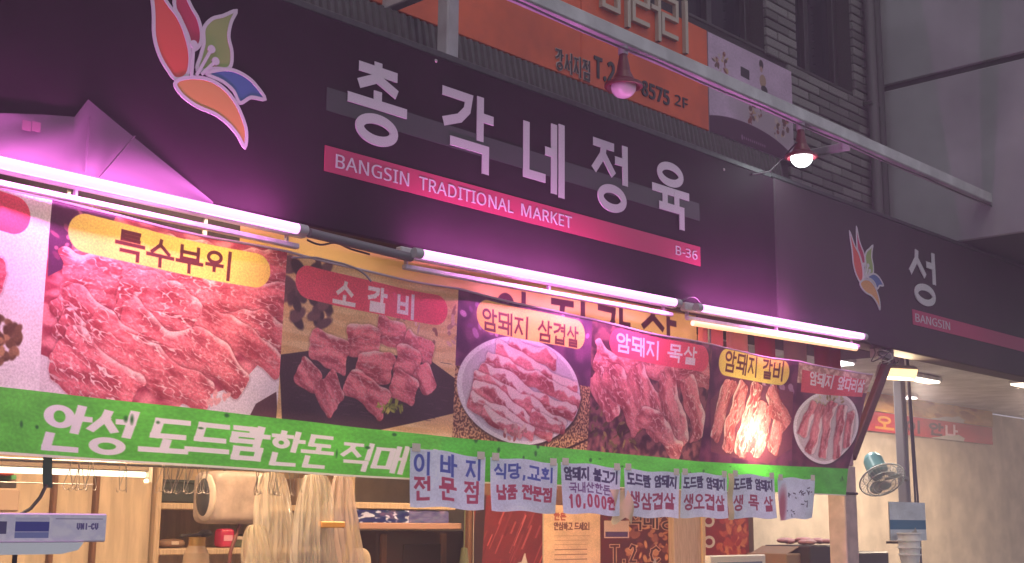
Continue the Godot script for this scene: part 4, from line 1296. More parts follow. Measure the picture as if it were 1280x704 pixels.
func build_tubes() -> void:
	var z := 0.065
	var pink := Color(1.0, 0.24, 0.86)
	var e := 0.52
	var t1b := at(380, 288, z)
	var t1a := t1b + (at(0, 203, z) - t1b).normalized() * 1.20
	tube_lamp(t1a, t1b, "glowing pink tube lamp below the vinyl sheet and flower emblem", pink, e)
	tube_lamp(at(519, 316, z), at(848, 379, z), "glowing pink tube lamp under the middle of the fascia sign", pink, e)
	var t3 := tube_lamp(at(871, 384, z), at(1081, 421, z), "glowing pink tube lamp with a glowing bar for an amber reflection under the end of the sign", pink, e)
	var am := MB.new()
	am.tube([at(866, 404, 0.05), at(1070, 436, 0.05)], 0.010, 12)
	put(am, "amber_reflection", glow(Color(1.0, 0.50, 0.22), 1.15), t3)  # glowing bar standing in for warm light reflected on the lamp housing
	var gb := MB.new()
	gb.tube([at(386, 291, z - 0.02), at(514, 322, z - 0.02)], 0.0125, 14)
	solo(gb, "grey_conduit", mat(Color(0.17, 0.155, 0.17), 0.5), "dull grey conduit pipe between two glowing tube lamps", "pipe")
	# wires looping between the lamps
	var wl := [["black wire curling from the first tube lamp to the second", [384, 300, 400, 306, 420, 304, 440, 312, 462, 318]], ["pale wire drooping over the cattle rib photo", [365, 322, 395, 322, 430, 330, 452, 340, 464, 352]],
		["thin wire between the second and third tube lamps", [842, 384, 856, 374, 868, 372, 876, 380]], ["dark wire hanging beside the end of the amber reflection bar", [1076, 424, 1086, 428, 1094, 440, 1090, 452, 1104, 446]]]
	for w in wl:
		var p := []
		for i in range(0, w[1].size(), 2): p.append(at(w[1][i], w[1][i + 1], 0.035 + 0.006 * sin(i * 1.7)))
		var cv := Curve3D.new()
		for i in p.size():
			var tan: Vector3 = (p[mini(i + 1, p.size() - 1)] - p[maxi(i - 1, 0)]) * 0.2
			cv.add_point(p[i], -tan, tan)
		var b := MB.new(); b.tube(Array(cv.tessellate(3, 6)), 0.0028, 6)
		solo(b, "wire", mat(Color(0.3, 0.26, 0.28), 0.5) if w[0].begins_with("pale") else M.darkmetal, w[0], "wire")
	# old yellow banner behind
	var yb := MB.new()
	var zc := -0.10
	var xa := at(300, 290, zc).x; var xb := at(872, 400, zc).x
	var a := Art.new(900, 200, Color(0.83, 0.66, 0.33))
	speckle(a, Rect2(0, 0, 900, 200), Color(0.80, 0.68, 0.42), Color(0.88, 0.77, 0.52), 0.7, 1.2)
	var y1 := 2.44; var y0 := 2.0
	var k := 0
	for ch in ["이", "지", "가", "산"]:
		var px: float = [618.0, 690.0, 746.0, 802.0][k]
		var p := at(px, 372 + k * 9, zc); var q := at(px + 42, 372 + k * 9, zc)
		var rx := (p.x - xa) / (xb - xa) * 900.0; var rw := (q.x - p.x) / (xb - xa) * 900.0
		var top := (y1 - (at(px, 362 + k * 8, zc).y)) / (y1 - y0) * 200.0
		write(a, ch, Rect2(rx, top, rw, 60), 5.0, Color(0.26, 0.12, 0.16))
		k += 1
	yb.sheet(func(u: float, v: float) -> Vector3: return Vector3(lerpf(xa, xb, u), lerpf(y1, y0, v), zc + 0.006 * sin(u * 30.0)), 60, 2)
	var yo := thing("yellow_banner", "old yellow banner with dark letters peeping out behind the photo banner", "banner")
	put(yb, "cloth", printed(a.im, 0.7, 0.2), yo)

func build_banner() -> void:
	var o := thing("photo_banner", "long vinyl banner of raw meat photographs above a green lettered band", "banner")
	var names := ["photo of minced meat on white under a rose label", "photo of marbled beef slices under a yellow label", "photo of beef rib cubes on slate under a rose label", "photo of pork belly strips on a round plate", "photo of pork neck slices under a rose label", "photo of pork ribs under a yellow label", "photo of pork shoulder strips on an oval plate"]
	for k in 7:
		var b := MB.new()
		b.sheet(func(u: float, v: float) -> Vector3: return photo_pos(k, u, v), 26, 16)
		var p := put(b, "photo_panel", printed(photo(k), 0.38, 0.42), o)
		p.set_meta("label", names[k])
	var g := MB.new()
	g.sheet(func(u: float, v: float) -> Vector3: return band_pos(u * 6.9999, v), 180, 4)
	put(g, "green_band", printed(band_print(), 0.42, 0.42), o)
	var hem := MB.new()
	var line := []
	for i in 141:
		var s := i / 140.0 * 6.999
		var kk := int(s)
		line.append(photo_pos(kk, s - kk, 0.0) + Vector3(0, 0.003, 0))
	hem.tube(line, 0.0035, 6)
	put(hem, "hem_cord", mat(Color(0.6, 0.5, 0.55), 0.6), o)
	# paper notices
	var blue := Color(0.34, 0.40, 0.72)
	var red := Color(0.76, 0.32, 0.42)
	var navy := Color(0.30, 0.27, 0.42)
	note([513, 559, 607, 572, 604, 638, 511, 633], "white notice with large blue words over large red words", func(a: Art) -> void:
		write(a, "이 바 지", Rect2(12, 10, 204, 58), 4.2, blue); write(a, "전 문 점", Rect2(14, 78, 196, 60), 4.4, red))
	note([613, 571, 697, 579, 695, 642, 612, 638], "white notice with thin blue words over smaller red words", func(a: Art) -> void:
		write(a, "식당,교회", Rect2(14, 18, 200, 42), 3.6, blue); write(a, "납품 전문점", Rect2(22, 82, 190, 40), 3.8, red))
	note([701, 577, 776, 585, 772, 645, 703, 641], "white notice with a red price in thousands under dark words", func(a: Art) -> void:
		write(a, "암돼지 불고기", Rect2(12, 14, 206, 38), 3.4, navy); write(a, "국내산한돈", Rect2(30, 62, 160, 30), 2.2, Color(0.5, 0.35, 0.55)); write(a, "10,000원", Rect2(24, 100, 186, 38), 4.0, red))
	var ends := ["생삼겹살", "생오겹살", "생 목 살"]
	var pos := [[780, 586, 850, 592, 846, 648, 782, 646], [852, 590, 909, 594, 907, 648, 852, 647], [915, 592, 968, 596, 968, 648, 914, 648]]
	var nl := ["white notice with four red letters, beside the red price notice", "white notice with four faded red letters under dark words, between two similar ones", "white notice with three widely spaced red letters, beside the scribbled notice"]
	for i in 3:
		note(pos[i], nl[i], func(a: Art) -> void:
			write(a, "도드람 암돼지", Rect2(12, 16, 206, 38), 3.4, navy); write(a, ends[i], Rect2(16, 78, 196, 52), 3.8, Color(0.68, 0.3, 0.4)))
	note([972, 597, 1019, 599, 1017, 648, 974, 650], "crumpled white notice with scribbled handwriting and a pink smear", func(a: Art) -> void:
		a.ellipse(Vector2(20, 110), Vector2(24, 70), 0.2, Color(0.75, 0.45, 0.5), 22.0)
		for q in [[130, 30, 40, 30], [178, 26, 36, 36], [60, 60, 50, 20], [150, 80, 40, 28], [46, 126, 60, 30]]:
			for s in 5:
				var p := Vector2(q[0] + rng.randf() * q[2], q[1] + rng.randf() * q[3])
				a.seg(p, p + Vector2(rng.randf_range(-18, 18), rng.randf_range(-6, 16)), 2.0, Color(0.3, 0.26, 0.36)))
	# torn packing tape hanging between two notices
	var tt := MB.new()
	tt.sheet(func(u: float, v: float) -> Vector3:
		var p := at(lerpf(762, 786, u) + 5 * v, lerpf(612, 652, v) + 5.0 * sin(u * 9.0) * v, 0.020)
		p.z += 0.014 * sin(u * 6.0 + v * 4.0)
		return p, 8, 8)
	var tm := mat(Color(0.72, 0.55, 0.30), 0.3); tm.backlight_enabled = true; tm.backlight = Color(0.6, 0.6, 0.6)
	solo(tt, "packing_tape", tm, "torn yellowish packing tape dangling between the price notices", "tape")
	var t2 := MB.new()
	t2.sheet(func(u: float, v: float) -> Vector3:
		var p := at(lerpf(910, 917, u), lerpf(592, 650, v), 0.020); p.z += 0.004 * sin(v * 9.0); return p, 3, 8)
	solo(t2, "packing_tape", tm, "narrow strip of yellowish tape hanging beside the widely lettered notice", "tape")
	# spot lamp behind the rib photo
	var lp := at(945, 545, BZ)
	var sl := thing("spot_lamp", "bright spot lamp glowing through the photo of pork ribs", "lamp")
	var c := Vector3(lp.x + 0.0, lp.y, -0.125)
	var bb := MB.new(); bb.blob(c, Vector3(0.035, 0.035, 0.03), 2.0, 20, 12); put(bb, "bulb", glow(Color(1.0, 0.85, 0.6), 6.0), sl)
	var hd := MB.new(); hd.lathe(c, [Vector2(0.02, -0.12), Vector2(0.024, -0.07), Vector2(0.045, -0.03), Vector2(0.05, 0.01)], 20, Basis(Vector3.RIGHT, PI / 2)); put(hd, "reflector", M.darkmetal, sl)
	var sm2 := MB.new(); sm2.tube([c + Vector3(0, 0, -0.1), Vector3(c.x, 2.46, -0.22)], 0.007, 8); put(sm2, "stem", M.darkmetal, sl)
	omni(c, Color(1.0, 0.8, 0.5), 0.34, 0.03, sl)

func ceiling_lamp(p: Vector3, w: float, warm: Color, e: float, label: String) -> void:
	var o := thing("ceiling_lamp", label, "lamp", "flat lamps on the stall ceiling")
	put(B(p + Vector3(0, 0.012, 0), Vector3(w, 0.024, 0.10), 0.004), "housing", M.whitemetal, o)
	put(B(p - Vector3(0, 0.006, 0), Vector3(w - 0.02, 0.012, 0.08), 0.003), "diffuser", glow(warm, 3.0), o)
	area(p - Vector3(0, 0.016, 0), Vector3.RIGHT, Vector3.DOWN, Vector2(w - 0.02, 0.08), warm, e, o)
func bag(px0: float, py0: float, px1: float, py1: float, z: float, label: String, col: Color, folds: float, seed_: float) -> void:
	# thin plastic bag hung from one point, widening downwards in pleats
	var b := MB.new()
	var m := (px0 + px1) * 0.5
	for side in [0.0, 1.0]:
		b.sheet(func(u: float, v: float) -> Vector3:
			var wv := lerpf(0.42, 1.0, pow(v, 0.5))
			var p := at(m + (u - 0.5) * (px1 - px0) * wv + 5.0 * sin(v * 5.0 + seed_) * v, lerpf(py0, py1, v) + 5.0 * absf(u - 0.5), z)
			p.z += (0.016 * absf(sin(u * folds * 0.8 + seed_ + v * 1.5)) - 0.012 * absf(sin(u * folds * 2.1 + seed_ * 2.0 - v * 2.0)) + 0.010 * nf.get_noise_2d(u * 900.0 + seed_ * 99.0, v * 160.0)) * (0.5 + 0.5 * v)
			p.z += (0.014 if side > 0.5 else -0.014) * sin(v * PI * 0.9) * (1.0 - pow(absf(u * 2.0 - 1.0), 3.0))
			return p, 64, 20)
	var pm := mat(col, 0.13)
	pm.albedo_color.a = 0.34
	pm.clearcoat_enabled = true; pm.clearcoat = 0.8; pm.clearcoat_roughness = 0.1
	pm.transparency = BaseMaterial3D.TRANSPARENCY_ALPHA
	solo(b, "plastic_bag", pm, label, "plastic bag", "plastic bags hanging in the stall")
func picture(called: String, label: String, px: Array, z: float, w: int, h: int, base: Color, draw: Callable, cat := "poster", rough := 0.5) -> void:
	var a := Art.new(w, h, base)
	for y in h:
		for x in w:
			var g := 1.0 + 0.10 * nz.get_noise_2d(x * 1.3 + px[0], y * 1.3) + 0.06 * nf.get_noise_2d(x * 9.0, y * 9.0 + px[0])
			a.im.set_pixel(x, y, Color(base.r * g, base.g * g, base.b * g))
	draw.call(a)
	var r := pb(px[0], px[1], px[2], px[3], z, 0.004)
	var c: Vector3 = r[0]; var s: Vector3 = r[1] * 0.5
	var o := thing(called, label, cat)
	put(B(c, r[1]), "backing", mat(Color(0.5, 0.45, 0.4), 0.8), o)
	var b := MB.new()
	b.sheet(func(u: float, v: float) -> Vector3: return Vector3(c.x + (u * 2 - 1) * s.x, c.y + (1 - v * 2) * s.y, z + 0.002 + 0.003 * sin(u * 4.0 + v * 2.0) * sin(u * PI)), 10, 6)
	put(b, "print", printed(a.im, rough), o)

func build_interior() -> void:
	var zb := -1.75
	# shell of the stalls: back wall, ceiling, left side wall, low beam behind the fascia
	struct(B(Vector3(6.0, 1.25, zb - 0.06), Vector3(20.0, 2.5, 0.12)), "back_wall", M.wallpaint, "tan painted back wall of the stalls", "wall")
	struct(B(Vector3(6.0, 2.56, -0.94), Vector3(20.0, 0.08, 1.72)), "ceiling", M.ceilpaint, "pale ceiling over the stalls", "ceiling")
	struct(B(Vector3(-0.3, 1.25, -0.95), Vector3(0.1, 2.5, 1.5)), "side_wall", M.wallpaint, "tan side wall of the butcher stall", "wall")
	# warm lamps in the butcher's stall
	var warm := Color(1.0, 0.68, 0.42)
	ceiling_lamp(Vector3(1.9, 2.49, -0.38), 0.9, warm, 2.8, "warm flat ceiling lamp above the plastic bags")
	ceiling_lamp(Vector3(3.5, 2.49, -0.38), 0.9, warm, 2.3, "warm flat ceiling lamp above the red posters")
	# cream strip lamp just under the green band
	var la := at(-60, 586, -0.62); var lb := at(187, 586, -0.62)
	var ly := at(60, 586, -0.62).y
	var so := thing("strip_lamp", "thin cream strip lamp behind the lower edge of the green band", "lamp")
	put(B(Vector3((la.x + lb.x) * 0.5, ly + 0.012, -0.63), Vector3(lb.x - la.x, 0.022, 0.03), 0.003), "housing", mat(Color(0.3, 0.24, 0.18), 0.6), so)
	var sg := MB.new(); sg.tube([Vector3(la.x + 0.01, ly - 0.007, -0.625), Vector3(lb.x - 0.012, ly - 0.007, -0.625)], 0.008, 10)
	put(sg, "tube", glow(Color(1.0, 0.85, 0.62), 2.0), so)
	put(B(Vector3(lb.x, ly - 0.006, -0.625), Vector3(0.012, 0.05, 0.03), 0.003), "end_cap", M.poly, so)
	for k in [0.1, 0.9]:
		var hp := lerpf(la.x, lb.x, k)
		put(B(Vector3(hp, (ly + 2.54) * 0.5, -0.64), Vector3(0.008, 2.52 - ly, 0.004)), "hanger", M.darkmetal, so)
	area(Vector3((la.x + lb.x) * 0.5, ly - 0.02, -0.625), Vector3.RIGHT, Vector3.DOWN, Vector2(lb.x - la.x, 0.015), warm, 0.18, so)
	# plywood partition with dark battens
	var zp := -1.30
	var po := thing("plywood_partition", "tan plywood partition with dark upright battens", "partition")
	var xa := at(-60, 650, zp).x; var xb := at(190, 650, zp).x
	var edges := [xa, at(63, 650, zp).x, at(116, 650, zp).x, xb]
	for i in 3:
		put(B(Vector3((edges[i] + edges[i + 1]) * 0.5, 1.2, zp - 0.01), Vector3(edges[i + 1] - edges[i] - 0.012, 1.7, 0.018), 0.002), "panel", M.plywood, po)
		if i > 0: put(B(Vector3(edges[i], 1.2, zp + 0.006), Vector3(0.016, 1.7, 0.03), 0.003), "batten", M.darkwood, po)
	put(B(Vector3((xa + xb) * 0.5, 2.08, zp), Vector3(xb - xa, 0.05, 0.05), 0.004), "top_rail", M.darkwood, po)
	put(B(Vector3((xa + xb) * 0.5, 0.34, zp - 0.02), Vector3(xb - xa, 0.03, 0.06), 0.004), "bottom_rail", M.darkwood, po)
	for x in [xa + 0.03, xb - 0.03]: put(B(Vector3(x, 0.165, zp - 0.02), Vector3(0.05, 0.33, 0.05), 0.004), "foot", M.darkwood, po)
	# open wooden shelf unit
	var zs := -1.28
	var su := thing("shelf_unit", "open wooden shelf unit beside the plywood partition", "shelf")
	var s0 := at(191, 650, zs).x + 0.01; var s1 := at(440, 660, zs).x
	put(B(Vector3(s0 + 0.01, 1.15, zs - 0.17), Vector3(0.022, 2.3, 0.34), 0.003), "side_panel", M.wood, su)
	put(B(Vector3(s1, 1.15, zs - 0.17), Vector3(0.022, 2.3, 0.34), 0.003), "side_panel", M.wood, su)
	put(B(Vector3((s0 + s1) * 0.5, 1.15, zs - 0.35), Vector3(s1 - s0, 2.28, 0.012)), "back_panel", M.plywood, su)
	var sy1 := at(225, 633, zs).y; var sy2 := at(240, 690, zs).y
	for y in [sy1, sy2, 1.05, 0.6, 2.2]:
		put(B(Vector3((s0 + s1) * 0.5 + 0.01, y, zs - 0.165), Vector3(s1 - s0 - 0.024, 0.022, 0.325), 0.003), "shelf_board", M.wood, su)
	put(B(Vector3(at(243, 660, zs).x, (sy1 + sy2) * 0.5, zs - 0.30), Vector3(0.014, sy1 - sy2 - 0.024, 0.07), 0.002), "divider", M.darkwood, su)
	# dark teal crate on the upper shelf
	var r := pb(196, 598, 258, 625, zs - 0.03, 0.2)
	var cr2 := thing("dark_crate", "dark teal crate on the upper shelf behind the hooks", "crate")
	var cc: Vector3 = r[0]; var cs: Vector3 = r[1]
	cc.y = sy1 + 0.011 + cs.y * 0.5
	put(B(cc, cs, 0.006), "body", mat(Color(0.03, 0.045, 0.045), 0.5), cr2)
	put(B(cc + Vector3(0, cs.y * 0.5, 0), Vector3(cs.x + 0.012, 0.012, cs.z + 0.012), 0.003), "rim", mat(Color(0.04, 0.06, 0.06), 0.5), cr2)
	# hook rails
	var zr := -0.45
	var ry := at(200, 582, zr).y
	var rl := thing("hook_rail", "steel rail behind the green band carrying the meat hooks", "rail")
	var rb := MB.new(); rb.tube([Vector3(at(-60, 580, zr).x, ry, zr), Vector3(at(450, 596, zr).x, ry, zr)], 0.006, 10); put(rb, "rod", M.steel, rl)
	for px in [60.0, 240.0, 440.0]:
		put(B(Vector3(at(px, 585, zr).x, (ry + 2.52) * 0.5, zr), Vector3(0.012, 2.52 - ry, 0.012), 0.002), "hanger", M.darkmetal, rl)
	var hook0: MeshInstance3D
	for i in 44:
		var px: float
		if i < 9: px = 84 + i * 4.2
		elif i < 12: px = 150 + (i - 9) * 3.5
		elif i < 30: px = 200 + (i - 12) * 3.4
		else: px = 316 + (i - 30) * 4.3
		var x := at(px, 590, zr).x
		if hook0 == null:
			var hb := MB.new()
			var path := []
			for k in 9: path.append(Vector3(0.011 * cos(PI * k / 8.0), 0.011 * sin(PI * k / 8.0), 0))
			path.append(Vector3(-0.010, -0.03, 0)); path.append(Vector3(-0.004, -0.055, 0)); path.append(Vector3(0.0, -0.08, 0))
			for k in 7: path.append(Vector3(-0.014 + 0.014 * cos(-PI * k / 6.0), -0.085 + 0.016 * sin(-PI * k / 6.0), 0))
			hb.tube(path, 0.0017, 6, 0.001)
			for q in hb.v.size(): hb.v[q] = hb.v[q] * Vector3(0.8, 0.7, 0.8)
			hook0 = put(hb, "meat_hook", M.steel, self)
			hook0.set_meta("category", "hook")
		else:
			var d: MeshInstance3D = hook0.duplicate()
			d.name = numbered("meat_hook")
			add_child(d)
			hook0 = d
		var lab := "steel meat hook on the rail in front of the plywood partition" if i < 12 else ("steel meat hook in the crowded row in front of the dark crate" if i < 30 else "steel meat hook on the rail above the plastic bags")
		hook0.set_meta("label", lab)
		hook0.set_meta("group", ["hooks by the partition", "hooks by the crate", "hooks by the bags"][0 if i < 12 else (1 if i < 30 else 2)])
		hook0.position = Vector3(x, ry - 0.003, zr)
		hook0.rotation = Vector3(rng.randf_range(-0.25, 0.25), rng.randf_range(0.2, 2.9), rng.randf_range(-0.2, 0.2))
	# thin curtain wire
	var cw := MB.new(); cw.tube([at(-60, 601, -0.7), at(116, 606, -0.7)], 0.002, 6)
	solo(cw, "hanging_wire", M.steel, "thin pale wire strung across the partition under the strip lamp", "wire")
	# dark strap with a looping cable in front of the partition
	var sp := thing("hanging_strap", "dark green strap hanging behind the green band with a looped cable", "strap")
	var ss := MB.new()
	ss.sheet(func(u: float, v: float) -> Vector3: return at(lerpf(54, 66, u), lerpf(520, 610, v), -0.06) + Vector3(0, 0, 0.004 * sin(v * 6.0)), 3, 10)
	put(ss, "strap", mat(Color(0.03, 0.06, 0.05), 0.6), sp)
	var lc := MB.new(); lc.tube([at(58, 606, -0.06), at(50, 622, -0.07), at(38, 636, -0.07), at(22, 645, -0.06)], 0.004, 8); put(lc, "cable", M.darkmetal, sp)
	# weighing platform with the cling film box
	var zq := 0.07
	var wy := at(40, 686, zq).y
	var ws := thing("weighing_platform", "bluish white weighing platform under the cling film box", "scale")
	var x0 := at(-80, 686, zq).x; var x1 := at(104, 686, zq).x
	var pf := MB.new()
	var prof := PackedVector2Array([Vector2(x0, wy + 0.012), Vector2(x1, wy + 0.012), Vector2(x1 - 0.012, wy - 0.004), Vector2(x1 - 0.05, wy - 0.012), Vector2(x0, wy - 0.012)])
	pf.prism(prof, zq - 0.16, zq)
	put(pf, "platter", mat(Color(0.86, 0.91, 0.93), 0.25), ws)
	put(B(Vector3(at(18, 700, zq - 0.08).x, (wy + 0.0) * 0.5 - 0.006, zq - 0.08), Vector3(0.009, wy - 0.012, 0.009), 0.002), "column", M.darkmetal, ws)
	put(B(Vector3(at(18, 700, zq - 0.08).x, 0.02, zq - 0.08), Vector3(0.3, 0.04, 0.3), 0.006), "base", M.darkmetal, ws)
	var br := pb(-70, 645, 133, 680, zq - 0.004, 0.09)
	var bc: Vector3 = br[0]; var bs: Vector3 = br[1]
	bs.y = maxf(bs.y, 0.06)
	bc.y = wy + 0.0125 + bs.y * 0.5
	var fb := thing("film_box", "long lilac cardboard box with a blue label lying on the platform", "box")
	put(B(bc, bs, 0.003), "carton", mat(Color(0.72, 0.66, 0.76), 0.6), fb)
	var fa := Art.new(420, 90, Color(0.66, 0.63, 0.76))
	speckle(fa, Rect2(0, 0, 420, 90), Color(0.88, 0.86, 0.93), Color(0.94, 0.92, 0.96), 2.0, 2.0)
	fa.poly(PackedVector2Array([Vector2(172, 10), Vector2(262, 10), Vector2(262, 22), Vector2(172, 22)]), Color(0.80, 0.79, 0.88))
	fa.poly(PackedVector2Array([Vector2(172, 24), Vector2(262, 24), Vector2(262, 58), Vector2(172, 58)]), Color(0.30, 0.31, 0.62))
	fa.poly(PackedVector2Array([Vector2(172, 60), Vector2(262, 60), Vector2(262, 80), Vector2(172, 80)]), Color(0.52, 0.55, 0.76))
	fa.poly(PackedVector2Array([Vector2(120, 24), Vector2(150, 24), Vector2(150, 66), Vector2(120, 66)]), Color(0.36, 0.33, 0.5))
	write(fa, "UNI-CU", Rect2(338, 30, 60, 20), 2.0, Color(0.38, 0.33, 0.56))
	for i in 22: fa.seg(Vector2(280 + i * 6, 14), Vector2(283 + i * 6, 14), 1.3, Color(0.50, 0.46, 0.62))
	var fp := MB.new()
	fp.quad_uv(bc + Vector3(-bs.x * 0.5 + 0.003, bs.y * 0.5 - 0.003, bs.z * 0.5 + 0.0012), bc + Vector3(bs.x * 0.5 - 0.003, bs.y * 0.5 - 0.003, bs.z * 0.5 + 0.0012), bc + Vector3(bs.x * 0.5 - 0.003, -bs.y * 0.5 + 0.003, bs.z * 0.5 + 0.0012), bc + Vector3(-bs.x * 0.5 + 0.003, -bs.y * 0.5 + 0.003, bs.z * 0.5 + 0.0012), Vector3.BACK)
	put(fp, "print", printed(fa.im, 0.5), fb)
	# small wall cabinet box at far left behind
	var lbx := thing("wall_box", "beige switch box with a red and green strip on the partition", "box")
	var lr := pb(-30, 610, 25, 640, -1.15, 0.13)
	put(B(lr[0], lr[1], 0.006), "body", mat(Color(0.45, 0.33, 0.24), 0.6), lbx)
	var l2 := pb(-20, 586, 18, 594, -1.14, 0.13)
	put(B(l2[0], l2[1], 0.003), "red_strip", mat(Color(0.45, 0.05, 0.04), 0.5), lbx)
	var l3 := pb(14, 594, 21, 600, -1.14, 0.13)
	put(B(l3[0], l3[1], 0.003), "green_strip", mat(Color(0.1, 0.4, 0.15), 0.5), lbx)
	var l4 := pb(-30, 600, 21, 610, -1.16, 0.11)
	put(B(l4[0], l4[1], 0.003), "bracket", M.darkmetal, lbx)
	# rounded appliance with a dark oval panel
	var za := -0.80
	var ac := at(293, 622, za)
	var ap := thing("bread_shaped_appliance", "rounded beige appliance with a dark oval control panel hanging from the rail", "appliance")
	var ax0 := at(270, 622, za).x; var ax1 := at(338, 622, za).x
	var ah := (at(293, 588, za).y - at(293, 655, za).y) * 0.5
	var bb := MB.new(); bb.blob(Vector3((ax0 + ax1) * 0.5, ac.y, za - 0.07), Vector3((ax1 - ax0) * 0.5, ah, 0.075), 7.0, 40, 28)
	put(bb, "shell", grain(mat(Color(0.55, 0.44, 0.38), 0.4), "soft", Vector3(4, 4, 4)), ap)
	var op := MB.new(); op.blob(Vector3(ax0 - 0.003, ac.y, za - 0.062), Vector3(0.016, ah * 0.72, 0.040), 2.0, 24, 14); put(op, "control_panel", mat(Color(0.06, 0.065, 0.07), 0.25), ap)
	var bz2 := MB.new(); bz2.blob(Vector3(ax0 + 0.003, ac.y, za - 0.062), Vector3(0.014, ah * 0.88, 0.056), 2.2, 24, 14); put(bz2, "bezel", mat(Color(0.66, 0.56, 0.46), 0.4), ap)
	var hg := MB.new(); hg.tube([Vector3(ac.x, ac.y + ah - 0.01, za - 0.06), Vector3(ac.x, 2.53, za - 0.06)], 0.005, 8); put(hg, "hanger", M.darkmetal, ap)
	for px in [300.0, 318.0]:
		var cd := MB.new(); cd.tube([at(px, 655, za - 0.03), at(px - 6, 672, za - 0.02), at(px - 12, 690, za - 0.02), at(px - 14, 712, za - 0.02)], 0.006, 8); put(cd, "cord", mat(Color(0.16, 0.05, 0.04), 0.6), ap)
	# tan jug with black lever
	var zj := -0.95
	var jy := 1.062
	var jx := at(258, 700, zj).x
	var jr := 0.044
	var jt := at(258, 672, zj).y
	var cz := zj - 0.06
	var ct := thing("work_counter", "wooden work counter carrying the jug under the shelves", "counter")
	put(B(Vector3(2.3, 1.045, -0.98), Vector3(2.4, 0.03, 0.34), 0.004), "top", M.wood, ct)
	for x in [1.2, 2.3, 3.4]: put(B(Vector3(x, 0.515, -0.98), Vector3(0.04, 1.03, 0.3), 0.003), "leg", M.wood, ct)
	var jg := thing("tan_jug", "tan jug with a brass neck and black lever on the work counter", "jug")
	var jb := MB.new(); jb.lathe(Vector3(jx, jy, cz), [Vector2(0.0, 0.0), Vector2(jr * 0.9, 0.0), Vector2(jr, 0.03), Vector2(jr, jt - jy - 0.09), Vector2(jr * 0.9, jt - jy - 0.05), Vector2(jr * 0.6, jt - jy - 0.026)], 28); put(jb, "body", mat(Color(0.50, 0.36, 0.24), 0.45), jg)
	var jn := MB.new(); jn.lathe(Vector3(jx, jy, cz), [Vector2(jr * 0.62, jt - jy - 0.03), Vector2(jr * 0.6, jt - jy), Vector2(0.0, jt - jy)], 20); put(jn, "neck", mat(Color(0.55, 0.33, 0.10), 0.4, 0.5), jg)
	var jl := MB.new(); jl.bar(Vector3(jx - 0.06, jt + 0.004, cz), Vector3(jx + 0.045, jt + 0.012, cz), 0.018, 0.009, 0.003); jl.blob(Vector3(jx + 0.03, jt + 0.012, cz), Vector3(0.024, 0.012, 0.02)); put(jl, "lever", M.darkmetal, jg)
	# red packet on the lower shelf
	var rp := pb(276, 662, 294, 686, -1.33, 0.05)
	var rc: Vector3 = rp[0]; var rs: Vector3 = rp[1]
	rc.y = sy2 + 0.0115 + rs.y * 0.5
	var pk := thing("red_packet", "small red and pink packet standing on the lower shelf", "packet")
	var pbk := MB.new(); pbk.blob(rc, rs * 0.5, 5.0, 20, 12); put(pbk, "pouch", mat(Color(0.55, 0.03, 0.10), 0.25), pk)
	put(B(rc + Vector3(0, 0.0, rs.z * 0.5), Vector3(rs.x * 0.6, rs.y * 0.3, 0.002)), "label_patch", mat(Color(0.75, 0.35, 0.45), 0.4), pk)
	# plastic bags
	bag(306, 590, 372, 730, -0.62, "cream plastic bag hanging beside the rounded appliance", Color(0.90, 0.80, 0.66), 14.0, 0.4)
	bag(362, 592, 424, 735, -0.55, "long pale plastic bag with sharp pleats on the rail", Color(0.92, 0.84, 0.74), 19.0, 2.1)
	bag(404, 592, 452, 735, -0.70, "pinkish plastic bag hanging in front of the shelf side", Color(0.86, 0.70, 0.64), 12.0, 3.7)
	bag(295, 655, 345, 750, -0.58, "short yellowish plastic bag below the rounded appliance", Color(0.90, 0.78, 0.58), 9.0, 5.2)
	bag(428, 656, 452, 735, -0.78, "yellow plastic bag under the blue wrapped pack", Color(0.74, 0.64, 0.10), 8.0, 1.2)
	var ob := pbox(402, 652, 432, 660, -0.52, 0.02, 0.003)
	solo(ob, "orange_clip", mat(Color(0.75, 0.36, 0.08), 0.4), "orange and cream bag clip across the pleated plastic bag", "clip")
	# small goods on the shelves and behind the bags
	var goods := [["paper_parcel", "crumpled brown paper parcel on the lower shelf", 203, 238, 674, -1.36, sy2, Color(0.40, 0.24, 0.15), "parcel"], ["tea_tin", "dull green tin on the lower shelf beside the red packet", 298, 312, 668, -1.36, sy2, Color(0.16, 0.19, 0.12), "tin"],
		["dark_carton", "small dark carton on the upper shelf behind the plastic bags", 330, 350, 600, -1.36, sy1, Color(0.10, 0.06, 0.06), "carton"], ["cream_carton", "cream carton on the upper shelf behind the pleated bag", 372, 398, 598, -1.36, sy1, Color(0.55, 0.40, 0.30), "carton"], ["brown_jar", "brown jar on the lower shelf behind the plastic bags", 334, 348, 664, -1.36, sy2, Color(0.22, 0.09, 0.06), "jar"]]
	for g in goods:
		var gr := pb(g[2], g[4], g[3], 690, g[5], 0.12)
		var gc: Vector3 = gr[0]; var gs: Vector3 = gr[1]
		var gt := gc.y + gs.y * 0.5
		var gb: float = g[6] + 0.0115
		var go := thing(g[0], g[1], g[8])
		var gm := MB.new()
		if g[8] in ["tin", "jar"]: gm.lathe(Vector3(gc.x, gb, gc.z), [Vector2(0, 0), Vector2(0.034, 0), Vector2(0.036, 0.004), Vector2(0.036, gt - gb - 0.02), Vector2(0.028, gt - gb - 0.008), Vector2(0.028, gt - gb), Vector2(0, gt - gb)], 20)
		else: gm.blob(Vector3(gc.x, (gt + gb) * 0.5, gc.z), Vector3(gs.x * 0.5, (gt - gb) * 0.5, 0.05), 3.0 if g[8] == "parcel" else 14.0, 28, 18)
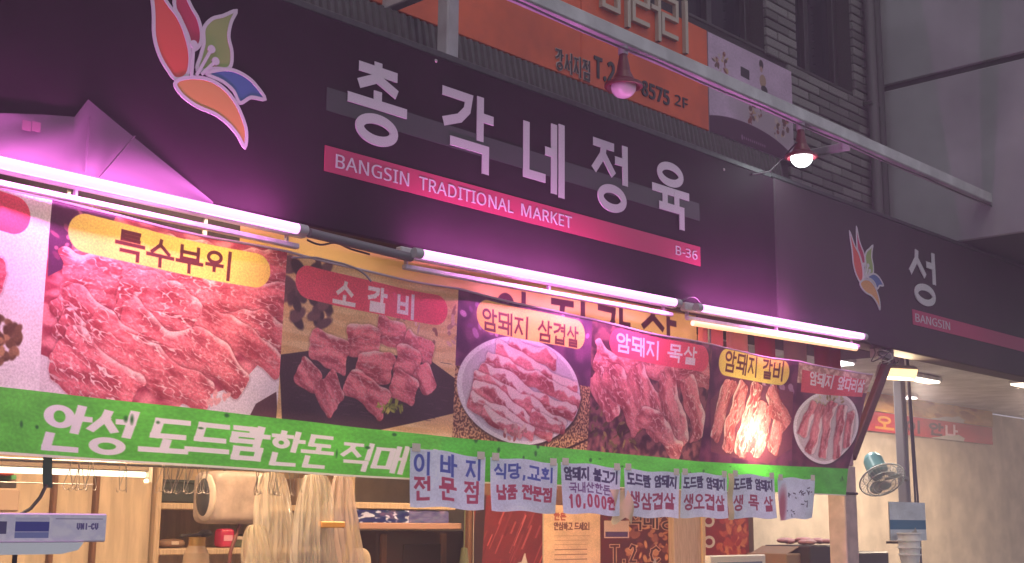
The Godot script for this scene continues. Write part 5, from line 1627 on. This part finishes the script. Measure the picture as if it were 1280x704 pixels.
		put(gm, "body", grain(mat(g[7], 0.6), "rough", Vector3(6, 6, 6)), go)
		var lid := MB.new(); lid.box(Vector3(gc.x, gt - 0.014, gc.z + 0.037 if g[8] in ["tin", "jar"] else gc.z + 0.0495), Vector3(0.03, 0.012, 0.003), 0.001)
		put(lid, "sticker", mat(Color(0.6, 0.5, 0.42), 0.5), go)
	# wall shelf with blue pack
	var zw := -1.0
	var wsf := thing("plank_shelf", "two rough planks on brackets holding the blue wrapped pack", "shelf")
	var p1 := pb(437, 629, 570, 637, zw, 0.22); var p2 := pb(450, 654, 577, 662, zw, 0.22)
	put(B(p1[0], p1[1], 0.003), "plank", M.wood, wsf); put(B(p2[0], p2[1], 0.003), "plank", mat(Color(0.42, 0.24, 0.18), 0.6), wsf)
	for px in [448.0, 572.0]:
		var x := at(px, 645, zw).x
		put(B(Vector3(x, (p1[0].y + 2.52) * 0.5, zw - 0.20), Vector3(0.012, 2.52 - p1[0].y, 0.012)), "hanger", M.darkmetal, wsf)
		put(B(Vector3(x, (p1[0].y + p2[0].y) * 0.5, zw - 0.20), Vector3(0.011, p1[0].y - p2[0].y, 0.011)), "bracket", M.darkmetal, wsf)
	var bp := pb(440, 638, 560, 654, zw - 0.01, 0.15)
	var bpc: Vector3 = bp[0]; var bps: Vector3 = bp[1]
	bps.y = p1[0].y - p2[0].y - p1[1].y - 0.003
	bpc.y = p2[0].y + p2[1].y * 0.5 + 0.001 + bps.y * 0.5
	var ba := Art.new(300, 60, Color(0.2, 0.25, 0.5))
	for y in 60:
		for x in 300:
			var k := nf.get_noise_2d(x * 2.2, y * 2.6)
			ba.im.set_pixel(x, y, Color(0.12, 0.16, 0.42).lerp(Color(0.78, 0.80, 0.92), clampf(k * 4.0 - 0.4, 0.0, 1.0)) if x < 170 else Color(0.33, 0.33, 0.55).lerp(Color(0.42, 0.42, 0.62), 0.5 + k))
	var blu := thing("blue_pack", "blue wrapped pack in crinkled film lying between the planks", "pack")
	put(B(bpc, bps, 0.006), "carton", mat(Color(0.08, 0.09, 0.25), 0.4), blu)
	var bpf := MB.new(); bpf.sheet(func(u: float, v: float) -> Vector3: return bpc + Vector3((u - 0.5) * bps.x, (0.5 - v) * bps.y, bps.z * 0.5 + 0.004 + 0.004 * nf.get_noise_2d(u * 300.0, v * 80.0)), 40, 6)
	put(bpf, "wrap", printed(ba.im, 0.2), blu)
	# tan paddle and dark cabinet below
	var pd := MB.new(); pd.blob(at(449, 708, -0.74), Vector3(0.05, 0.06, 0.01), 2.6, 24, 12)
	var pdo := thing("wooden_paddle", "tan rounded wooden paddle leaning in front of the dark cupboard", "paddle")
	put(pd, "blade", M.plywood, pdo)
	var ph := MB.new(); ph.bar(at(449, 715, -0.742), Vector3(at(449, 715, -0.742).x, 1.06, -0.82), 0.012, 0.026, 0.004); put(ph, "handle", M.plywood, pdo)
	var dcu := thing("dark_cupboard", "dark brown cupboard under the plank shelf", "cupboard")
	var dx0 := at(470, 690, -1.15).x; var dx1 := at(580, 690, -1.15).x
	var dyt := at(520, 664, -1.15).y
	put(B(Vector3((dx0 + dx1) * 0.5, dyt * 0.5, -1.35), Vector3(dx1 - dx0, dyt, 0.40), 0.005), "body", mat(Color(0.055, 0.03, 0.03), 0.5), dcu)
	for px in [478.0, 553.0]:
		var x := at(px, 690, -1.15).x
		put(B(Vector3(x, dyt * 0.5, -1.146), Vector3(0.03, dyt - 0.02, 0.014), 0.003), "stile", M.darkwood, dcu)
	put(B(Vector3((dx0 + dx1) * 0.5, dyt * 0.5, -1.147), Vector3(0.2, dyt - 0.1, 0.008), 0.003), "door", mat(Color(0.04, 0.025, 0.026), 0.25), dcu)
	var cvr := at(580, 705, -0.9)
	var cab := MB.new(); cab.tube([Vector3(cvr.x, 2.53, -0.9), Vector3(cvr.x, cvr.y + 0.06, -0.9)], 0.003, 6); cab.tube([Vector3(cvr.x, cvr.y + 0.06, -0.9), Vector3(cvr.x, cvr.y - 0.04, -0.9)], 0.012, 10, 0.024)
	solo(cab, "pull_cord", mat(Color(0.12, 0.13, 0.07), 0.5), "olive cord with a weight dangling beside the dark cupboard", "cord")
	# posters on an inner partition
	var zn := -0.95
	var pz := thing("poster_partition", "brown partition board behind the red posters", "partition")
	var q0 := at(588, 680, zn).x; var q1 := at(945, 680, zn).x
	put(B(Vector3((q0 + q1) * 0.5, 1.25, zn - 0.025), Vector3(q1 - q0, 2.5, 0.03), 0.003), "board", M.darkwood, pz)
	picture("meat_poster", "dark red poster with pale diagonal streaks beside the beige notice", [592, 620, 682, 730], zn, 220, 260, Color(0.42, 0.10, 0.13), func(a: Art) -> void:
		for i in 60:
			var p := Vector2(rng.randf() * 220, rng.randf() * 260)
			var l := rng.randf_range(20, 90)
			a.seg(p, p + Vector2(-0.42 * l, l), rng.randf_range(0.6, 3.0), Color(0.36, 0.06, 0.1).lerp(Color(0.72, 0.34, 0.34), pow(rng.randf(), 1.6)))
		a.seg(Vector2(20, 0), Vector2(6, 260), 14.0, Color(0.16, 0.05, 0.07)))
	picture("beige_notice", "beige paper notice with small brown lines of writing", [679, 632, 750, 745], zn + 0.006, 220, 330, Color(0.86, 0.72, 0.58), func(a: Art) -> void:
		write(a, "한돈", Rect2(38, 30, 44, 24), 2.4, Color(0.62, 0.26, 0.2)); write(a, "안심하고 드세요!", Rect2(38, 64, 140, 26), 2.2, Color(0.42, 0.22, 0.2))
		for i in 3:
			a.seg(Vector2(40, 112 + i * 16), Vector2(180 - i * 8, 112 + i * 16), 0.8, Color(0.66, 0.5, 0.42))
			for k in 16: a.seg(Vector2(42 + k * 8, 162 + i * 18), Vector2(46 + k * 8, 162 + i * 18), 2.0, Color(0.58, 0.42, 0.36)), "notice")
	picture("phone_poster", "maroon poster with outlined letters and a pale meat print", [750, 628, 846, 735], zn, 260, 300, Color(0.36, 0.08, 0.10), func(a: Art) -> void:
		for i in 90:
			var p := Vector2(rng.randf_range(90, 250), rng.randf_range(60, 250))
			a.ellipse(p, Vector2(rng.randf_range(5, 20), rng.randf_range(4, 12)), rng.randf() * 3.0, Color(0.36, 0.08, 0.12).lerp(Color(0.92, 0.68, 0.42), rng.randf()), 3.0)
		for e in [["직", 86, 18], ["매", 142, 10], ["장", 200, 16]]:
			write(a, e[0], Rect2(e[1], e[2], 52, 80), 6.5, Color(0.88, 0.70, 0.55)); write(a, e[0], Rect2(e[1], e[2], 52, 80), 3.8, Color(0.25, 0.05, 0.08))
		write(a, "T.2", Rect2(30, 150, 90, 60), 6.0, Color(0.86, 0.68, 0.52)); write(a, "T.2", Rect2(30, 150, 90, 60), 3.4, Color(0.30, 0.06, 0.08))
		write(a, "C", Rect2(160, 158, 44, 56), 6.0, Color(0.86, 0.68, 0.52)); write(a, "C", Rect2(160, 158, 44, 56), 3.4, Color(0.30, 0.06, 0.08))
		a.poly(PackedVector2Array([Vector2(12, 66), Vector2(92, 66), Vector2(92, 126), Vector2(12, 126)]), Color(0.80, 0.68, 0.62))
		a.poly(PackedVector2Array([Vector2(16, 104), Vector2(88, 104), Vector2(88, 122), Vector2(16, 122)]), Color(0.30, 0.20, 0.40)))
	var wp := thing("wooden_post", "pale wooden post between the two red posters", "post")
	var wx0 := at(842, 680, zn + 0.03).x; var wx1 := at(881, 680, zn + 0.03).x
	put(B(Vector3((wx0 + wx1) * 0.5, 1.26, zn + 0.012), Vector3(wx1 - wx0, 2.52, 0.04), 0.004), "post", M.wood, wp)
	put(B(Vector3(wx1 - 0.02, 1.26, zn + 0.036), Vector3(0.03, 2.5, 0.01), 0.003), "edge_strip", mat(Color(0.68, 0.48, 0.22), 0.5), wp)
	picture("orange_poster", "red poster with an orange meat print beside the wooden post", [881, 630, 936, 740], zn, 180, 300, Color(0.58, 0.09, 0.09), func(a: Art) -> void:
		for i in 110:
			var p := Vector2(rng.randf_range(50, 170), rng.randf_range(40, 260))
			a.ellipse(p, Vector2(rng.randf_range(6, 22), rng.randf_range(4, 12)), rng.randf() * 3.0, Color(0.70, 0.12, 0.10).lerp(Color(0.96, 0.62, 0.34), rng.randf()), 4.0)
		for y in [60, 130]:
			a.ring(Vector2(16, y), Vector2(18, 16), 5.0, Color(0.90, 0.84, 0.72)))
	# white monitor edge, carton pile
	var cn := thing("front_counter", "low counter carrying the white screen and the carton pile", "counter")
	put(B(Vector3(4.25, 1.26, -0.55), Vector3(2.1, 0.03, 0.5), 0.004), "top", M.plywood, cn)
	for x in [3.25, 4.25, 5.25]: put(B(Vector3(x, 0.62, -0.55), Vector3(0.04, 1.24, 0.45), 0.003), "leg", M.plywood, cn)
	var mo := thing("white_screen", "white framed screen with a blue display on the low counter", "screen")
	var mr := pb(888, 694, 958, 730, -0.52, 0.03)
	var mc: Vector3 = mr[0]; var ms: Vector3 = mr[1]
	var mtop := mc.y + ms.y * 0.5
	mc.y = (mtop + 1.29) * 0.5; ms.y = mtop - 1.29
	put(B(mc, ms, 0.005), "casing", mat(Color(0.70, 0.68, 0.66), 0.4), mo)
	put(B(mc + Vector3(0.01, -0.012, 0.015), Vector3(ms.x * 0.8, ms.y * 0.8, 0.004), 0.001), "display", mat(Color(0.16, 0.22, 0.36), 0.2), mo)
	put(B(Vector3(mc.x, 1.2825, -0.535), Vector3(0.12, 0.013, 0.08), 0.002), "foot", mat(Color(0.60, 0.58, 0.57), 0.4), mo)
	var zk := -0.60
	var ca := thing("open_carton", "brown cardboard carton with an open flap behind the black crate", "carton")
	var kr := pb(984, 692, 1012, 730, zk, 0.22)
	var kc: Vector3 = kr[0]; var ks: Vector3 = kr[1]
	var ktop := kc.y + ks.y * 0.5
	kc.y = (ktop + 1.276) * 0.5; ks.y = ktop - 1.276
	put(B(kc, ks, 0.004), "box", mat(Color(0.30, 0.19, 0.12), 0.8), ca)
	var kf := MB.new(); kf.box(kc + Vector3(-0.03, ks.y * 0.5 + 0.012, 0.0), Vector3(0.12, 0.005, 0.2), 0.0, Basis(Vector3.BACK, 0.3)); put(kf, "flap", mat(Color(0.24, 0.15, 0.10), 0.8), ca)
	var bk := thing("black_crate", "black plastic crate with pale stickers full of pink netting", "crate")
	var cr3 := pb(1013, 682, 1058, 730, zk + 0.05, 0.25)
	var c3: Vector3 = cr3[0]; var s3: Vector3 = cr3[1]
	var t3 := c3.y + s3.y * 0.5
	c3.y = (t3 + 1.276) * 0.5; s3.y = t3 - 1.276
	put(B(c3, s3, 0.006), "body", mat(Color(0.045, 0.035, 0.04), 0.5), bk)
	for k in 3: put(B(c3 + Vector3(-s3.x * 0.3 + k * s3.x * 0.3, 0.01, s3.z * 0.5 + 0.001), Vector3(0.03, 0.022, 0.002)), "sticker", mat(Color(0.5, 0.45, 0.48), 0.5), bk)
	for k in 16:
		var nb := MB.new()
		nb.blob(Vector3(c3.x + rng.randf_range(-0.4, 0.4) * s3.x, t3 + 0.012 + rng.randf() * 0.014, c3.z + rng.randf_range(-0.1, 0.12)), Vector3(0.03, 0.012, 0.03), 2.0, 10, 6, Basis(Vector3.UP, rng.randf() * 3.0))
		put(nb, "netting", mat(Color(0.34, 0.12, 0.14).lerp(Color(0.5, 0.3, 0.32), rng.randf()), 0.7), bk)

func build_next_stall() -> void:
	# square post at the end of the stall, with a strap
	var zp := -0.035
	var x0 := at(1057, 640, zp).x; var x1 := at(1072, 640, zp).x
	var o := thing("stall_post", "pale pinkish square stall post at the end of the banner", "post")
	put(B(Vector3((x0 + x1) * 0.5, 0.92, zp - 0.04), Vector3(x1 - x0, 1.84, 0.08), 0.004), "shaft", grain(mat(Color(0.62, 0.46, 0.41), 0.55), "soft", Vector3(3, 3, 3)), o)
	var ystr := at(1064, 617, zp).y
	put(B(Vector3((x0 + x1) * 0.5, ystr, zp - 0.04), Vector3(x1 - x0 + 0.01, 0.010, 0.09), 0.002), "strap", M.darkmetal, o)
	var top := at(1064, 566, zp)
	put(B(Vector3((x0 + x1) * 0.5, (1.84 + top.y) * 0.5, zp - 0.04), Vector3((x1 - x0) * 0.9, top.y - 1.84, 0.07), 0.004), "neck", grain(mat(Color(0.55, 0.30, 0.34), 0.55), "soft", Vector3(3, 3, 3)), o)
	var dst := MB.new()
	dst.bar(at(1064, 572, zp - 0.03), at(1112, 446, zp - 0.03), 0.03, 0.045, 0.004)
	solo(dst, "leaning_strut", grain(mat(Color(0.16, 0.06, 0.055), 0.5), "wood", Vector3(8, 8, 8)), "dark reddish strut leaning from the stall post up to the fascia", "strut")
	# clutter of fittings at the top of the strut
	var ft := thing("junction_box", "small grey junction box with loose wires where the strut meets the fascia", "junction box")
	var fr := pb(1100, 432, 1118, 448, -0.03, 0.05)
	put(B(fr[0], fr[1], 0.004), "box", mat(Color(0.25, 0.22, 0.22), 0.5), ft)
	for k in 4:
		var wb := MB.new()
		var p := []
		for i in 9: p.append(at(1104 + 4.0 * k * (i / 8.0) + 9.0 * sin(i * 1.1 + k * 2.0), 438 + i * 2.2 - k * 2.0 * sin(i * 0.9), -0.02 + 0.01 * cos(i + k)))
		wb.tube(p, 0.0025, 6)
		put(wb, "wire", M.darkmetal if k % 2 else mat(Color(0.5, 0.45, 0.4), 0.5), ft)
	# ceiling lamps of the next stall
	var zl := [-0.62, -0.75, -0.55]
	var warm := Color(1.0, 0.74, 0.45)
	var white := Color(1.0, 0.97, 0.95)
	var lamp_spots := [[1150, 474, Color(1.0, 0.86, 0.68), 3.2, "white flat ceiling lamp in the next stall past the warm flood lamp", 0.42], [1050, 453, white, 0.5, "white ceiling lamp peeping over the end of the photo banner", 0.20], [984, 432, white, 0.3, "white ceiling lamp peeping over the rib photo", 0.16], [1024, 441, white, 0.3, "small white ceiling lamp between two others above the banner", 0.16], [1137, 508, white, 0.06, "tiny white lamp deep in the next stall", 0.10]]
	for s in lamp_spots:
		var d: Vector3 = cf + cr * ((s[0] - 640.0) / F) - cu * ((s[1] - 352.0) / F)
		var p: Vector3 = C + d * ((2.49 - C.y) / d.y)
		if p.z < -1.6: p = Vector3(at(s[0], s[1], -1.55).x, 2.49, -1.55)
		if p.z > -0.2: p = Vector3(at(s[0], s[1], -0.25).x, 2.49, -0.25)
		ceiling_lamp(p, s[5], s[2], s[3], s[4])
	ceiling_lamp(Vector3(8.6, 2.49, -0.6), 1.0, Color(1.0, 0.80, 0.58), 4.0, "added long warm white ceiling lamp far along the next stall")  # extra lamp, added to brighten the back wall of the next stall
	# warm flood lamp slung under the ceiling of the next stall
	var fp := at(1121, 466, -0.22)
	var fl := thing("flood_lamp", "warm glowing flood lamp slung at the corner of the next stall", "lamp")
	var fbs := Basis(Vector3.UP, -0.5) * Basis(Vector3.RIGHT, 0.5)
	var fm := MB.new(); fm.box(fp, Vector3(0.21, 0.07, 0.04), 0.006, fbs); put(fm, "housing", mat(Color(0.35, 0.33, 0.33), 0.5), fl)
	var fg := MB.new(); fg.box(fp + fbs * Vector3(0, 0, 0.022), Vector3(0.194, 0.06, 0.006), 0.002, fbs); put(fg, "lens", glow(Color(1.0, 0.62, 0.26), 1.5), fl)
	var fh := MB.new(); fh.tube([fp, Vector3(fp.x, 2.53, fp.z - 0.05)], 0.008, 8); put(fh, "stem", M.darkmetal, fl)
	area(fp + fbs * Vector3(0, 0, 0.03), fbs.x, fbs.z + Vector3(0, -0.6, 0), Vector2(0.13, 0.04), warm, 0.5, fl)
	# stuff behind the top of the banner: red hanging cloths
	for k in 5:
		var zc := -0.35 - 0.04 * k
		var pxa: float = [872.0, 905.0, 940.0, 978.0, 1018.0][k]
		var cl := MB.new()
		cl.sheet(func(u: float, v: float) -> Vector3:
			var p := at(pxa + u * 30.0, 380 + k * 5.0, zc)
			return Vector3(p.x, lerpf(2.52, 2.0, v), zc + 0.01 * sin(u * 9.0 + k)), 10, 3)
		var cm := mat([Color(0.52, 0.16, 0.12), Color(0.58, 0.30, 0.16), Color(0.40, 0.05, 0.07), Color(0.55, 0.35, 0.30), Color(0.45, 0.08, 0.06)][k], 0.8)
		solo(cl, "hanging_cloth", cm, ["brick red cloth hanging behind the pork neck photo", "ochre cloth hanging behind the rib photo", "deep red cloth hanging behind the rib photo's label", "dusty pink cloth behind the amber reflection bar", "red cloth strip hanging behind the end of the amber reflection bar"][k], "cloth")
	# banners on the back wall
	var zb := -1.745
	var yw := at(1125, 512, zb)
	picture("red_banner", "red banner with dark and pale letters on the next stall's back wall", [1082, 524, 1240, 547], zb + 0.02, 420, 64, Color(0.70, 0.14, 0.18), func(a: Art) -> void:
		write(a, "이 안", Rect2(120, 14, 120, 38), 4.0, Color(0.25, 0.06, 0.12)); write(a, "나", Rect2(250, 12, 40, 42), 4.0, Color(0.88, 0.75, 0.78)); write(a, "오", Rect2(30, 12, 50, 42), 4.0, Color(0.80, 0.55, 0.2)), "banner")
	picture("yellow_board", "mustard board above the red banner on the back wall", [1080, 500, 1240, 523], zb + 0.02, 200, 40, Color(0.78, 0.58, 0.30), func(a: Art) -> void:
		for i in 40: a.ellipse(Vector2(rng.randf() * 200, rng.randf() * 40), Vector2(9, 5), rng.randf(), Color(0.66, 0.4, 0.2).lerp(Color(0.85, 0.68, 0.4), rng.randf()), 2.0), "board")
	# grey upright column with cables and fan
	var zc2 := -0.55
	var cx := at(1128, 560, zc2).x
	var col := thing("grey_column", "grey upright column with cables in the next stall", "column")
	put(B(Vector3(cx, 1.26, zc2), Vector3(0.05, 2.52, 0.05), 0.005), "shaft", mat(Color(0.26, 0.24, 0.26), 0.5), col)
	for k in 2:
		var cb := MB.new()
		cb.tube([Vector3(cx + 0.04 + k * 0.014, 2.5, zc2 + 0.03), Vector3(cx + 0.055 + k * 0.02, 2.0, zc2 + 0.03), Vector3(cx + 0.05 + k * 0.03, 1.7, zc2 + 0.035), Vector3(cx + 0.06 + k * 0.03, 0.9, zc2 + 0.03)], 0.006, 8)
		put(cb, "cable", mat(Color(0.09, 0.09, 0.13), 0.5), col)
	var fc := at(1103, 600, zc2 + 0.12)
	var fan := thing("wall_fan", "teal electric fan with a round wire cage clamped to the grey column", "fan")
	var fb := Basis(Vector3.UP, -0.6) * Basis(Vector3.RIGHT, 0.85)
	var R := 0.115
	var cage := MB.new()
	for q in [[0.25, 0.040], [0.5, 0.036], [0.75, 0.026], [1.0, 0.0], [0.75, -0.026], [0.5, -0.036]]:
		var ring := []
		for i in 33: ring.append(fc + fb * Vector3(cos(TAU * i / 32) * R * q[0], sin(TAU * i / 32) * R * q[0], q[1]))
		cage.tube(ring, 0.0022 if q[0] < 1.0 else 0.004, 5, -1.0, false)
	for i in 36:
		var a := TAU * i / 36
		var sp := []
		for k in 9:
			var t := lerpf(-1.0, 1.0, k / 8.0)
			var rr := R * (1.0 - 0.78 * t * t) if absf(t) < 2.0 else R
			sp.append(fc + fb * Vector3(cos(a) * R * (1.0 - pow(absf(t), 2.2) * 0.8), sin(a) * R * (1.0 - pow(absf(t), 2.2) * 0.8), 0.040 * t))
		cage.tube(sp, 0.0013, 4, -1.0, false)
	put(cage, "cage", mat(Color(0.42, 0.46, 0.46), 0.4), fan)
	for i in 3:
		var bl := MB.new()
		bl.blob(fc + fb * Vector3(cos(TAU * i / 3.0 + 0.4) * 0.055, sin(TAU * i / 3.0 + 0.4) * 0.055, 0), Vector3(0.045, 0.032, 0.003), 2.4, 16, 8, fb * Basis(Vector3.BACK, TAU * i / 3.0 + 0.4) * Basis(Vector3.RIGHT, 0.4))
		put(bl, "blade", mat(Color(0.20, 0.30, 0.30), 0.35), fan)
	var mt := MB.new(); mt.lathe(fc, [Vector2(0.0, 0.16), Vector2(0.036, 0.157), Vector2(0.05, 0.13), Vector2(0.052, 0.06), Vector2(0.03, 0.038)], 24, fb * Basis(Vector3.RIGHT, -PI / 2)); put(mt, "motor", mat(Color(0.16, 0.36, 0.37), 0.35), fan)
	var hb := MB.new(); hb.lathe(fc + fb * Vector3(0, 0, 0.03), [Vector2(0.0, 0.014), Vector2(0.024, 0.012), Vector2(0.026, 0.0)], 20, fb * Basis(Vector3.RIGHT, PI / 2)); put(hb, "badge", mat(Color(0.30, 0.40, 0.40), 0.4), fan)
	var br := MB.new(); br.bar(fc + fb * Vector3(0, 0.02, -0.04), Vector3(cx, fc.y + 0.02, zc2 + 0.02), 0.02, 0.02, 0.003); put(br, "clamp", mat(Color(0.3, 0.3, 0.3), 0.4), fan)
	# white and blue card with a stack of paper cups
	picture("blue_striped_card", "white card with a blue stripe hung on the grey column", [1112, 628, 1157, 676], zc2 + 0.06, 160, 180, Color(0.86, 0.89, 0.92), func(a: Art) -> void:
		a.poly(PackedVector2Array([Vector2(0, 84), Vector2(160, 84), Vector2(160, 128), Vector2(0, 128)]), Color(0.22, 0.48, 0.62)), "card")
	var cy := at(1136, 666, zc2 + 0.14)
	var cupr := 0.058
	var cs := thing("bucket_stand", "white pail hanging on the striped card", "stand")
	var st := MB.new(); st.bar(Vector3(cy.x, cy.y - 0.05, zc2 + 0.02), Vector3(cy.x, cy.y - 0.05, zc2 + 0.12), 0.02, 0.012, 0.0); put(st, "hanger", M.darkmetal, cs)
	for k in 4:
		var b := MB.new()
		var yk := cy.y - k * 0.035
		b.lathe(Vector3(cy.x, yk, zc2 + 0.14), [Vector2(cupr * 0.94 - k * 0.004, -0.05), Vector2(cupr * (1.0 - 0.03 * k), 0.0), Vector2(cupr * (1.0 - 0.03 * k) + 0.004, 0.0), Vector2(cupr * (1.0 - 0.03 * k) + 0.004, -0.006), Vector2(cupr * (1.0 - 0.03 * k) - 0.002, -0.007)], 28)
		if k == 3: b.lathe(Vector3(cy.x, yk, zc2 + 0.14), [Vector2(0.0, -0.12), Vector2(cupr * 0.72, -0.12), Vector2(cupr * 0.86, -0.05)], 28)
		put(b, "pail", mat(Color(0.70, 0.71, 0.74), 0.4), cs)
	var dk := MB.new(); dk.lathe(Vector3(cy.x, cy.y - 0.012, zc2 + 0.14), [Vector2(cupr * 0.93, 0.0), Vector2(0.0, 0.0)], 24); put(dk, "inside", mat(Color(0.04, 0.05, 0.10), 0.6), cs)
	# dark oven and its table
	var ov := pb(1074, 690, 1112, 730, -0.7, 0.3)
	var oc: Vector3 = ov[0]; var osz: Vector3 = ov[1]
	var ot := oc.y + osz.y * 0.5
	var ob := thing("small_oven", "small dark oven with a pale door window behind the stall post", "oven")
	oc.y = (ot + 1.1) * 0.5; osz.y = ot - 1.1
	put(B(oc, osz, 0.006), "body", mat(Color(0.05, 0.045, 0.05), 0.4), ob)
	put(B(oc + Vector3(0, -0.02, osz.z * 0.5 + 0.001), Vector3(osz.x * 0.6, osz.y * 0.6, 0.006), 0.002), "door", mat(Color(0.12, 0.11, 0.12), 0.15), ob)
	put(B(oc + Vector3(-osz.x * 0.4, 0.0, osz.z * 0.5 + 0.003), Vector3(0.012, 0.012, 0.012), 0.003), "knob", mat(Color(0.6, 0.6, 0.6), 0.3), ob)
	var tb := thing("side_table", "side table under the small dark oven", "table")
	put(B(Vector3(oc.x, 1.085, oc.z), Vector3(osz.x + 0.2, 0.028, 0.4), 0.004), "top", M.plywood, tb)
	for sx in [-1, 1]:
		for sz in [-1, 1]: put(B(Vector3(oc.x + sx * (osz.x * 0.5 + 0.06), 0.535, oc.z + sz * 0.16), Vector3(0.03, 1.07, 0.03), 0.003), "leg", M.plywood, tb)
